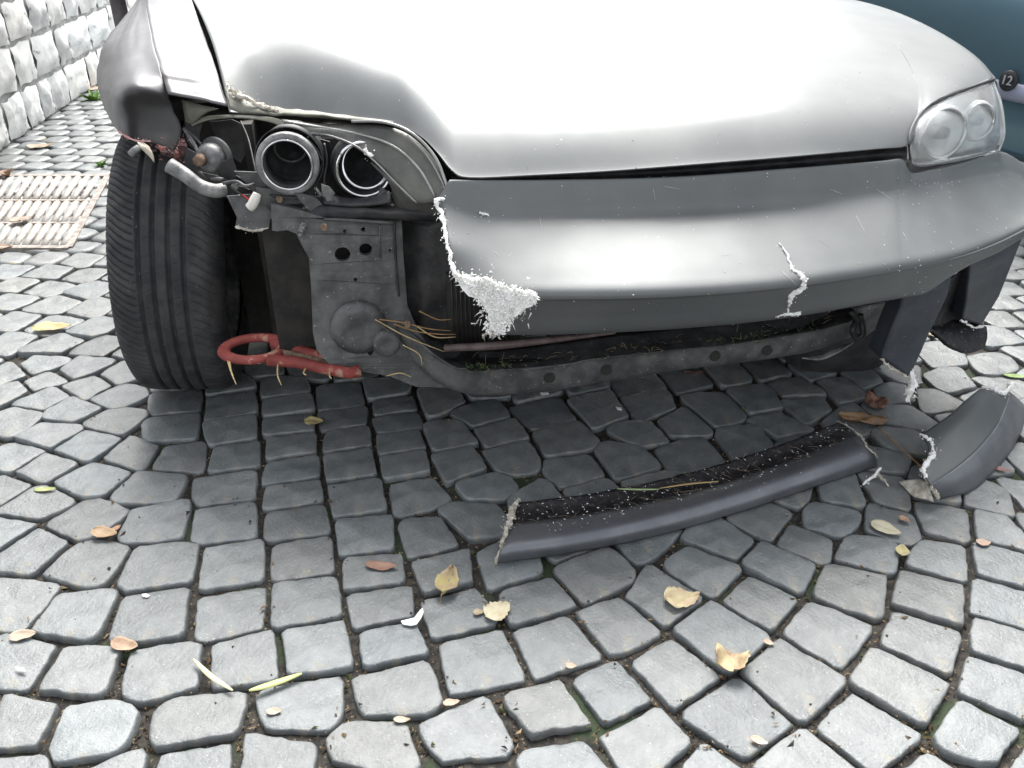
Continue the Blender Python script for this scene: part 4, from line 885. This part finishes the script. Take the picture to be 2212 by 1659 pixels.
# --- good headlight on the right
bot = [PB(1970,352,1.43),PB(1990,360,1.435),PB(2080,347,1.49),PB(2160,326,1.62)]
top = [PB(1969,285,1.455),PB(1994,240,1.495),PB(2060,206,1.565),PB(2148,174,1.69)]
m1 = [PB(1966,325,1.425),PB(2000,305,1.42),PB(2080,290,1.475),PB(2172,290,1.60)]
m2 = [PB(1967,300,1.44),PB(1995,262,1.445),PB(2070,240,1.505),PB(2166,225,1.63)]
back_ = Vector((-SYW, CYW, 0))
lamp = patch_obj('headlight', [[p + back_ * .05 for p in bot], [p + back_ * .085 for p in m1], [p + back_ * .08 for p in m2], [p + back_ * .03 for p in top]], M['reflector'], car, 4, 5)
patch_obj('lens', [bot, m1, m2, top], M['lens'], lamp, 5, 6, thick=.003)
for (u, v, b, r_) in ((2037, 287, 1.492, .045), (2112, 262, 1.572, .034)):
    c = PB(u, v, b); a_ = (fwd + Vector((.1, 0, .1))).normalized()
    add_mesh('reflector_bowl', *lathe(c, a_, [(.006, -.035), (r_ * .6, -.025), (r_, 0), (r_ + .004, .002), (r_ + .006, -.004)], 40, closed=False), M['reflector'], lamp)
    add_mesh('bulb_cap', *lathe(c, a_, [(.0, .006), (r_ * .25, .004), (r_ * .32, -.01), (r_ * .3, -.03)], 24, closed=False), M['alu'], lamp)
    add_mesh('chrome_ring', *lathe(c, a_, [(r_ * .95, .004), (r_ + .003, .006), (r_ + .004, .0), (r_ * .96, -.002)], 40), M['chrome'], lamp)
tube_obj('lamp_seal', [PB(1966,345,1.425),PB(1965,300,1.445),PB(1976,262,1.47),PB(1996,237,1.495),PB(2058,204,1.565),PB(2148,171,1.69)], .0025, M['black'], lamp)
patch_obj('lamp_shadow_gap', [[PB(1962,350,1.46),PB(2000,362,1.47),PB(2080,348,1.53),PB(2160,328,1.66)],[PB(1964,372,1.445),PB(2010,370,1.46),PB(2080,357,1.52),PB(2140,338,1.62)]], M['black'], car, 2, 5)

# ------------------------------------------------------------------ broken lip pieces on the ground
lipA = thing('broken_bumper_lip', G(1450, 1100, 0), 'long dark curved strip broken off the bumper lying on the cobbles', 'car part')
rowsL = [[G(u, v, z) for u, v, z in r] for r in (
    [(1122,1084,.030),(1250,1070,.030),(1400,1042,.030),(1550,1004,.030),(1700,955,.030),(1812,912,.032)],
    [(1112,1110,.022),(1250,1095,.022),(1400,1068,.022),(1550,1030,.022),(1700,980,.022),(1835,925,.024)],
    [(1104,1135,.026),(1250,1117,.026),(1400,1088,.026),(1550,1050,.026),(1700,1000,.026),(1850,940,.028)])]
patch_obj('inner_face', rowsL, M['lip_in'], lipA, 4, 8, thick=.004, rough=.0015)
rowsL = [[G(u, v, z) for u, v, z in r] for r in (
    [(1104,1134,.027),(1250,1116,.027),(1400,1087,.027),(1550,1049,.027),(1700,999,.027),(1850,939,.030)],
    [(1096,1158,.038),(1250,1136,.038),(1400,1105,.038),(1560,1063,.038),(1715,1012,.038),(1868,952,.040)],
    [(1086,1180,.038),(1250,1156,.038),(1410,1121,.038),(1575,1075,.038),(1735,1022,.038),(1880,968,.040)],
    [(1079,1200,.026),(1250,1176,.026),(1420,1140,.026),(1595,1091,.026),(1755,1037,.026),(1892,990,.028)],
    [(1076,1217,.004),(1250,1192,.004),(1425,1156,.004),(1605,1104,.004),(1765,1050,.004),(1896,1008,.006)])]
outer = patch_obj('outer_face', rowsL, M['lip_out'], lipA, 5, 8, thick=.004)
fray('torn_edge', [G(1120,1078,.034),G(1106,1105,.034),G(1098,1135,.036),G(1088,1165,.036),G(1078,1195,.024),G(1071,1218,.006)], [.008,.016,.019,.012,.009,.006], M['fibre_dirty'], lipA, spike=.010, dens=2)
fray('torn_edge', [G(1812,910,.034),G(1840,925,.032),G(1862,945,.036),G(1872,965,.042),G(1892,985,.034)], [.002,.003,.005,.005,.004], M['fibre_dirty'], lipA, spike=.008)
fray('torn_edge', [G(1865,1045,.004),G(1885,1030,.01),G(1902,1012,.022)], [.006,.009,.004], M['fibre'], lipA, spike=.010)
fray('torn_edge', [G(1896,1020,.012),G(1908,1035,.008),G(1918,1050,.003)], [.008,.009,.002], M['fibre_dirty'], lipA, spike=.008)
def on_lip():
    u = random.uniform(1120, 1840); t = random.random(); v0 = np.interp(u, [1122,1400,1700,1850], [1084,1042,955,905]); v1 = np.interp(u, [1086,1410,1735,1880], [1170,1115,1020,968]); return G(u, v0 + (v1 - v0) * t, .031 + .008 * max(0, t - .6) / .4), Vector((0, -.2, 1)).normalized()
specks('lip_chips', on_lip, 260, M['fibre'], lipA, .0005, .0018, kind='stuff')
scr = []
for _ in range(120):
    u = random.uniform(1380, 1860) if random.random() < .8 else random.uniform(1130, 1400); t = random.random(); v0 = np.interp(u, [1122,1400,1700,1850], [1084,1042,955,912]); a = G(u, v0 + t * 55, .030); d = Vector((random.gauss(.8, .5), random.gauss(-.5, .5), random.gauss(0, .12))).normalized() * random.uniform(.008, .03)
    scr.append(tube([a, a + d * .5 + Vector((0, 0, .002)), a + d], [.0005, .0005, .0002], 4))
V, F = merge(scr); add_mesh('lip_straw_bits', V, F, M['dust_straw'], lipA, kind='stuff')
lipB = thing('broken_bumper_corner', G(2110, 980, 0), 'wedge shaped grey bumper corner with torn white ends lying at the right', 'car part')
rr = lambda L_: [G(u, v, z) for u, v, z in L_]
top_rows = [rr([(1988,940,.078),(2020,918,.084),(2052,895,.088),(2085,865,.09),(2118,838,.09)]),
            rr([(2006,965,.078),(2043,940,.084),(2080,913,.088),(2112,879,.09),(2142,844,.09)]),
            rr([(1998,1018,.066),(2050,982,.072),(2096,946,.076),(2136,900,.078),(2164,852,.078)]),
            rr([(2010,1046,.054),(2068,1008,.060),(2118,962,.064),(2158,908,.066),(2182,846,.066)])]
patch_obj('top_face', top_rows, M['paint'], lipB, 5, 6, thick=.004)
side_rows = [rr([(2010,1047,.053),(2068,1009,.059),(2118,963,.063),(2158,909,.065),(2182,847,.065)]),
             rr([(2018,1062,.034),(2082,1030,.042),(2138,983,.048),(2180,925,.05),(2200,862,.05)]),
             rr([(2030,1080,.004),(2099,1060,.004),(2161,1004,.004),(2203,940,.004),(2220,880,.004)])]
patch_obj('outer_face', side_rows, M['lip_out'], lipB, 5, 6, thick=.004)
fray('torn_edge', [G(1986,936,.079),G(2000,945,.079),G(2014,962,.078),G(2016,985,.074),G(1995,1010,.068),G(1998,1030,.06)], [.008,.012,.008,.016,.014,.007], M['fibre'], lipB, spike=.010, dens=1.5)
fray('torn_edge', [G(1999,1035,.052),G(2012,1052,.045),G(2026,1076,.012)], [.006,.010,.012], M['fibre_dirty'], lipB, spike=.010)
fray('torn_edge', [G(2122,836,.09),G(2145,838,.09),G(2165,850,.08),G(2180,838,.07),G(2190,822,.07)], [.010,.016,.012,.014,.008], M['fibre'], lipB, spike=.018, dens=2)
patch_obj('torn_flap', [rr([(1986,1034,.02),(1998,1040,.035),(2008,1052,.04)]), rr([(1962,1038,.012),(1980,1055,.014),(2012,1072,.02)]), rr([(1942,1042,.006),(1975,1072,.004),(2018,1086,.006)])], M['fibre_dirty'], lipB, 4, 4, thick=.003, rough=.003)

# ------------------------------------------------------------------ leaves and litter
def leaf(u, v, L, W, head, cols, label, curl=.25, fold=.15, z=.0035, stem=0, name='fallen_leaf', cat='leaf', group=None, jag=.06, wave=.0, tip=1.0):
    cols = [tuple(.78 * (c_ * .72 + .28 * (k_[0] * .5 + k_[1] * .35 + k_[2] * .15)) for c_ in k_) for k_ in cols]; curl *= .45; fold *= .5; L *= 1.18; W *= 1.25; wave += .10; c = G(u, v, z); n, m = 15, 9; sd_ = random.uniform(0, 99); V = []
    for i in range(n):
        t = i / (n - 1); wd_ = W * (math.sin(math.pi * min(1, t ** (.75)) ) ** .7 if 0 < t < 1 else .02); x = (t - .5) * L
        for j in range(m):
            s = (j / (m - 1) - .5) * 2; e = 1 + jag * noise.noise(Vector((t * 14, s * 2, sd_))) * (abs(s) > .9) * 4
            yv = s * wd_ * .5 * e
            zz = fold * abs(yv) + curl * (x * x) / L * 2 + wave * W * noise.noise(Vector((t * 3.2, s * 1.6, sd_))) + curl * .6 * (yv * yv) / W * 2
            V.append(Vector((x, yv, zz)))
    zmin = min(p.z for p in V); a = R(head); ca, sa = math.cos(a), math.sin(a)
    Wd = [c + Vector((p.x * ca - p.y * sa, p.x * sa + p.y * ca, p.z - zmin)) for p in V]
    mm = mat(name + '_colour', cols[0], cols[1], rough=.55, scale=45, bump=.4, bscale=90, fleck=cols[2] if len(cols) > 2 else None, fscale=55, famt=.08)
    o = add_mesh(name, Wd, grid_faces(n, m), mm); solid(o, .0003, 0); tag(o, label, cat, group)
    if stem:
        s0 = Wd[m // 2] if stem > 0 else Wd[(n - 1) * m + m // 2]; dr = Vector((-ca, -sa, 0)) * abs(stem)
        tube_obj('stem', [s0, s0 + dr * .5 + Vector((0, 0, .004)), s0 + dr + Vector((0, 0, -max(0, s0.z - .004)))], [.0011, .0009, .0007], M['straw_dark'], o, seg=6)
    return o
YE, TA, BR, OR, PA, GR = ((.62, .50, .10), (.55, .38, .14)), ((.55, .42, .22), (.42, .28, .14), (.3, .17, .08)), ((.24, .11, .04), (.34, .18, .07), (.12, .05, .03)), ((.50, .24, .09), (.38, .16, .06)), ((.72, .65, .38), (.62, .50, .26), (.45, .28, .14)), ((.35, .42, .08), (.5, .5, .15))
leaf(112, 709, .085, .04, 5, YE, 'flat yellow leaf on the bright cobbles left of the tyre', curl=.1)
leaf(678, 911, .036, .024, -10, YE, 'small yellow leaf in the shadow in front of the tow hook')
leaf(1862, 912, .088, .040, 175, ((.38, .20, .05), (.30, .14, .05), (.16, .07, .04)), 'large brown leaf with a long stem behind the broken lip strip', curl=.3, wave=.25, stem=-.0)
leaf(1888, 876, .052, .034, 110, ((.22, .08, .04), (.34, .15, .07)), 'curled dark red leaf touching the large brown leaf', curl=.9, fold=.5, wave=.3)
tube_obj('leaf_stalk', [G(1898,925,.012), G(1940,962,.01), G(1996,1014,.012)], [.0017, .0015, .0013], M['straw_dark'], None); tag(bpy.data.objects['leaf_stalk'], 'thin brown stalk lying between the two broken bumper pieces', 'stalk')
leaf(228, 1156, .044, .024, -15, ((.55, .36, .16), (.48, .26, .10)), 'tan folded leaf in a joint at the far left of the paving', curl=.7, fold=.4)
leaf(252, 1141, .016, .010, 60, OR, 'tiny brown scrap beside the tan folded leaf', curl=.3, name='leaf_scrap', cat='leaf scrap')
leaf(824, 1224, .048, .018, -4, ((.42, .2, .11), (.34, .15, .08)), 'narrow reddish brown leaf left of the curled yellow leaf', curl=.4, fold=.3)
leaf(967, 1262, .058, .030, 80, ((.60, .47, .10), (.52, .36, .18), (.36, .22, .10)), 'curled yellow and brown leaf standing out below the lip strip', curl=.5, fold=.6, stem=.012, wave=.2)
leaf(1075, 1322, .040, .034, 35, PA, 'pale yellow rounded leaf right of the curled yellow leaf', curl=.45, fold=.2)
leaf(1034, 1323, .016, .010, 10, TA, 'small faded leaf scrap just left of the pale yellow rounded leaf', curl=.3, name='leaf_scrap', cat='leaf scrap')
leaf(1473, 1297, .052, .038, 15, ((.70, .60, .26), (.62, .42, .20), (.42, .24, .12)), 'broad yellow orange leaf in front of the middle of the lip strip', curl=.25, fold=.15, wave=.15)
leaf(1580, 1436, .048, .042, 20, ((.60, .47, .20), (.46, .27, .13), (.26, .13, .06)), 'half brown curled leaf nearest the camera right of centre', curl=.6, fold=.25, wave=.3)
leaf(1913, 1142, .046, .028, -38, ((.66, .60, .38), (.6, .52, .3)), 'pale cream leaf below the gap between the broken pieces', curl=.2)
leaf(1948, 1193, .028, .018, 70, ((.6, .52, .16), (.5, .4, .2)), 'small folded yellow leaf below the pale cream leaf', curl=.9, fold=.8)
leaf(1954, 1122, .018, .012, -50, ((.5, .26, .12), (.42, .2, .1)), 'small orange leaf scrap right of the pale cream leaf', name='leaf_scrap', cat='leaf scrap')
leaf(271, 1397, .040, .020, -15, ((.40, .22, .11), (.55, .36, .18)), 'brown curled leaf in a joint at the lower left', curl=.8, fold=.5)
leaf(50, 1374, .034, .018, 10, ((.45, .32, .2), (.5, .4, .26)), 'dull tan leaf in a joint at the left edge', curl=.4)
leaf(2124, 1173, .022, .015, 0, ((.55, .36, .24), (.5, .3, .2)), 'small pinkish tan scrap between cobbles near the right edge', name='leaf_scrap', cat='leaf scrap')
leaf(2162, 1014, .034, .012, -35, ((.36, .16, .12), (.3, .12, .1)), 'narrow reddish leaf behind the outer end of the bumper corner', curl=.4)
leaf(97, 1057, .036, .011, 5, GR, 'thin yellow green leaf piece in a joint at the left', curl=.1)
leaf(2195, 813, .05, .014, -8, ((.2, .35, .04), (.3, .45, .08)), 'bright green leaf beyond the torn end of the bumper corner', curl=.2)
leaf(2030, 745 - 18, .055, .02, -30, ((.6, .52, .25), (.5, .4, .2)), 'pale leaf on the cobbles between the two bumper struts', curl=.2)
leaf(0, 384, .09, .06, 20, BR, 'brown leaf beside the upper left corner of the drain grate', curl=.4, wave=.3)
leaf(44, 462 + 14, .06, .045, 60, ((.36, .22, .13), (.45, .3, .2)), 'dry brown leaf lying across the drain grate bars', curl=.3, z=.016)
leaf(88, 318, .10, .06, 30, ((.5, .36, .2), (.4, .25, .14)), 'tan leaf at the foot of the stone wall', curl=.4)
leaf(198, 192, .26, .12, 20, ((.55, .45, .3), (.45, .3, .2)), 'pale curled leaf against the far end of the stone wall', curl=.5)
leaf(5, 535, .06, .03, 0, BR, 'dark leaf under the lower edge of the drain grate', curl=.3)
leaf(1500, 806, .045, .014, 5, ((.26, .12, .08), (.3, .16, .1)), 'dark reddish leaf scrap under the lower crossmember', curl=.3, name='leaf_scrap', cat='leaf scrap')
leaf(1814, 965, .016, .010, 0, YE, 'tiny yellow scrap behind the right end of the lip strip', name='leaf_scrap', cat='leaf scrap')
for (u, v, h, lab) in ((1233,1352 + 86,-10,'small orange scrap in the joint left of the half brown leaf'),(1660,1388,-30,'orange scrap in the joint above the half brown leaf'),(975,1518,10,'cream scrap in a joint near the bottom centre'),(868,1555,0,'pale scrap in a joint at the bottom centre'),(1640,1400 + 200,-25,'thin tan scrap in a joint at the lower right'),(592,1537,0,'faint orange scrap on a cobble beneath the two blades')):
    leaf(u, v, random.uniform(.014, .022), random.uniform(.007, .011), h, ((.5, .33, .2), (.58, .44, .3)), lab, name='leaf_scrap', cat='leaf scrap')
def blade(pts, w, m, label, name='grass_blade', cat='grass blade'):
    P = spline([G(u, v, z) for u, v, z in pts], 6); V = []; n = len(P)
    for i, p in enumerate(P):
        t = i / (n - 1); d = (P[min(i + 1, n - 1)] - P[max(i - 1, 0)]).normalized(); s = Vector((-d.y, d.x, 0)).normalized() * w * (math.sin(math.pi * (.04 + .92 * t)) ** .6) * .5
        V += [p - s, p + Vector((0, 0, w * .18)), p + s]
    o = add_mesh(name, V, [(3 * i + k, 3 * i + k + 1, 3 * i + k + 4, 3 * i + k + 3) for i in range(n - 1) for k in (0, 1)], m); solid(o, .0006, 0); return tag(o, label, cat)
dryg = mat('pale_dry_blade', (.62, .62, .32), (.70, .66, .42), rough=.6, scale=40)
blade([(418,1424,.012),(455,1460,.010),(503,1492,.008)], .008, dryg, 'pale straw blade pointing down right, left one of the pair at the lower left')
blade([(538,1492,.010),(590,1477,.009),(652,1455,.010)], .011, mat('spotted_blade', (.6, .64, .26), (.5, .55, .2), rough=.6, scale=40, fleck=(.05, .06, .03), fscale=60, famt=.0), 'yellow green blade with dark spots, right one of the pair')
blade([(1333,1056,.036),(1380,1057,.036),(1424,1057,.036)], .006, mat('green_blade', (.22, .30, .14), (.3, .38, .2), rough=.6), 'short green blade lying on the black inside of the lip strip')
blade([(1424,1055,.036),(1490,1045,.038),(1552,1040,.036)], .005, mat('ochre_blade', (.35, .24, .10), (.42, .32, .16), rough=.6), 'thin ochre blade lying on the back edge of the lip strip')
def shard(pts, z, label, m=None, t=.0015):
    P = [G(u, v, z) for u, v in pts]; n = len(P); c = sum(P, Vector()) / n
    V = P + [p + Vector((0, 0, -t)) for p in P] + [c + Vector((0, 0, .0012))]
    F = [(i, (i + 1) % n, 2 * n) for i in range(n)] + [(i, i + n, (i + 1) % n + n, (i + 1) % n) for i in range(n)] + [tuple(range(2 * n - 1, n - 1, -1))]
    o = fix_normals(add_mesh('plastic_shard', V, F, m or M['fibre'], smooth=False)); return tag(o, label, 'shard')
shard([(866,1341),(880,1339),(894,1341),(902,1332),(907,1318),(913,1313),(915,1322),(910,1334),(900,1348),(888,1351),(870,1348)], .009, 'white V shaped plastic shard on the cobbles in front of the lip strip')
shard([(306,1283),(316,1282),(324,1286),(318,1290),(308,1288)], .006, 'small white chip on a cobble at the lower left')
shard([(1330,878),(1342,880),(1344,886),(1334,884)], .006, 'small white chip on the shaded cobbles under the crossmember')
shard([(32,1440),(50,1442),(56,1450),(40,1449)], .006, 'tiny white chip at the left edge of the paving')
shard([(1165,845),(1180,843),(1186,850),(1170,853)], .006, 'cream flake on the ground under the crossmember')
# small green weeds by the wall and grate
def weed(u, v, s, label):
    c = G(u, v, 0); parts = []
    for _ in range(26):
        a = random.uniform(0, 6.28); L_ = s * random.uniform(.4, 1); d = Vector((math.cos(a), math.sin(a), random.uniform(.1, .9))).normalized(); sd_ = d.cross(Vector((0, 0, 1))).normalized() * s * .12
        b = c + d * L_ * .5; parts.append(([c + Vector((0, 0, -.01)), b - sd_, c + d * L_ + Vector((0, 0, -.1 * L_)), b + sd_], [(0, 1, 2, 3)]))
    V, F = merge(parts); tag(add_mesh('weed', V, F, M['green'], smooth=False), label, 'weed')
weed(203, 216, .10, 'small bright green weed on the paving beside the far wall')
weed(218, 357, .045, 'low green weed in a joint just left of the tyre')

# ------------------------------------------------------------------ second car on the right
back2 = Vector((-math.sin(R(24)), math.cos(R(24)), 0)); out2 = Vector((-back2.y, back2.x, 0)) * 1.0
if out2.x > 0: out2 = -out2
base2 = Vector((1.66, 2.99, 0)) - back2 * 2.4
car2 = thing('parked_car', base2 + back2 * 2 - out2 * .85, 'dark teal parked car with a pale lilac side strip behind the headlight', 'car')
Lc = 4.0
def plan(s):   # inset of the flank near both ends (rounded corners)
    e = min(s, Lc - s); return .32 * max(0, 1 - e / .55) ** 2.4
prof2 = [(-.10,.17),(-.03,.19),(-.005,.24),(.01,.33),(.012,.40),(.02,.46),(.022,.56),(.018,.66),(.0,.76),(-.03,.84),(-.09,.89),(-.3,.92),(-.85,.94)]
V = []; ns = 41
for i in range(ns):
    s = Lc * i / (ns - 1)
    for o_, z_ in prof2: V.append(base2 + back2 * s + out2 * (o_ * (1 if o_ > -.2 else 1) - plan(s)) + Vector((0, 0, z_)))
half = grid_faces(ns, len(prof2)); k = len(V)
V2 = []
for i in range(ns):
    s = Lc * i / (ns - 1)
    for o_, z_ in prof2: V2.append(base2 + back2 * s + out2 * (-1.7 - o_ + plan(s)) + Vector((0, 0, z_)))
F = half + [tuple(i + k for i in q) for q in half]
m_ = len(prof2)
for e in (0, ns - 1):
    for j in range(m_ - 1): F.append((e * m_ + j, e * m_ + j + 1, k + e * m_ + j + 1, k + e * m_ + j))
body2 = fix_normals(add_mesh('body', V + V2, F, M['teal'], car2))
V = []
for s, ins, z_ in ((.75, -.1, .90), (1.35, -.28, 1.38), (3.0, -.28, 1.40), (3.7, -.12, .92)):
    V += [base2 + back2 * s + out2 * ins + Vector((0, 0, z_)), base2 + back2 * s + out2 * (-1.7 - ins) + Vector((0, 0, z_))]
add_mesh('cabin', V, [(0, 2, 4, 6), (1, 7, 5, 3), (2, 3, 5, 4), (0, 1, 3, 2), (4, 5, 7, 6)], M['glass'], car2, smooth=False)
def strip2(s0, s1, z0, z1, d0, mname, mm, parent=car2):
    V = []; n = 24
    for i in range(n + 1):
        s = s0 + (s1 - s0) * i / n
        for dd, zz in ((d0 - .004, z0), (d0 + .014, z0 + .008), (d0 + .016, (z0 + z1) / 2), (d0 + .010, z1 - .004), (d0 - .004, z1)): V.append(base2 + back2 * s + out2 * (.02 - plan(s) + dd) + Vector((0, 0, zz)))
    return fix_normals(add_mesh(mname, V, grid_faces(n + 1, 5), mm, parent))
strip2(.5, 3.9, .395, .455, 0, 'side_strip', M['lilac'])
strip2(.6, 3.4, .20, .215, -.012, 'sill_trim', M['lilac'])
for s in (.8, 3.25):
    c = base2 + back2 * s - out2 * .1 + Vector((0, 0, .29)); wz = add_mesh('wheel', *lathe(c, out2, [(.0, .06), (.12, .07), (.19, .08), (.19, -.08)], 32, closed=False), M['alu'], car2)
    add_mesh('tyre', *lathe(c, out2, [(.19, .09), (.25, .105), (.28, .09), (.29, .04), (.29, -.05), (.27, -.1), (.19, -.09)], 40), M['rubber'], wz)
# round-ended badge with the number
def hit2(u, v):
    d = ray(u, v); n = out2; q = base2 + out2 * .040; return O + d * ((q - O).dot(n) / d.dot(n))
bc = hit2(2177, 174)
bd = add_mesh('badge', *lathe(bc, out2, [(.0, .004), (.030, .004), (.033, .0), (.033, -.008)], 32, closed=False), M['black'], car2)
tx = bpy.data.curves.new('badge_text', 'FONT'); tx.body = '12'; tx.size = .042; tx.extrude = .0015; tx.align_x = 'CENTER'; tx.align_y = 'CENTER'
to = bpy.data.objects.new('tmp_text', tx); col.objects.link(to)
dg = bpy.context.evaluated_depsgraph_get(); me = bpy.data.meshes.new_from_object(to.evaluated_get(dg)); bpy.data.objects.remove(to)
me.materials.clear(); me.materials.append(M['letter']); num = bpy.data.objects.new('number', me); col.objects.link(num); num.parent = bd
zx = out2; yx = Vector((0, 0, 1)); xx = yx.cross(zx).normalized(); num.rotation_euler = Matrix((xx, yx, zx)).transposed().to_euler(); num.location = bc + out2 * .0055 - ORG[bd.name]
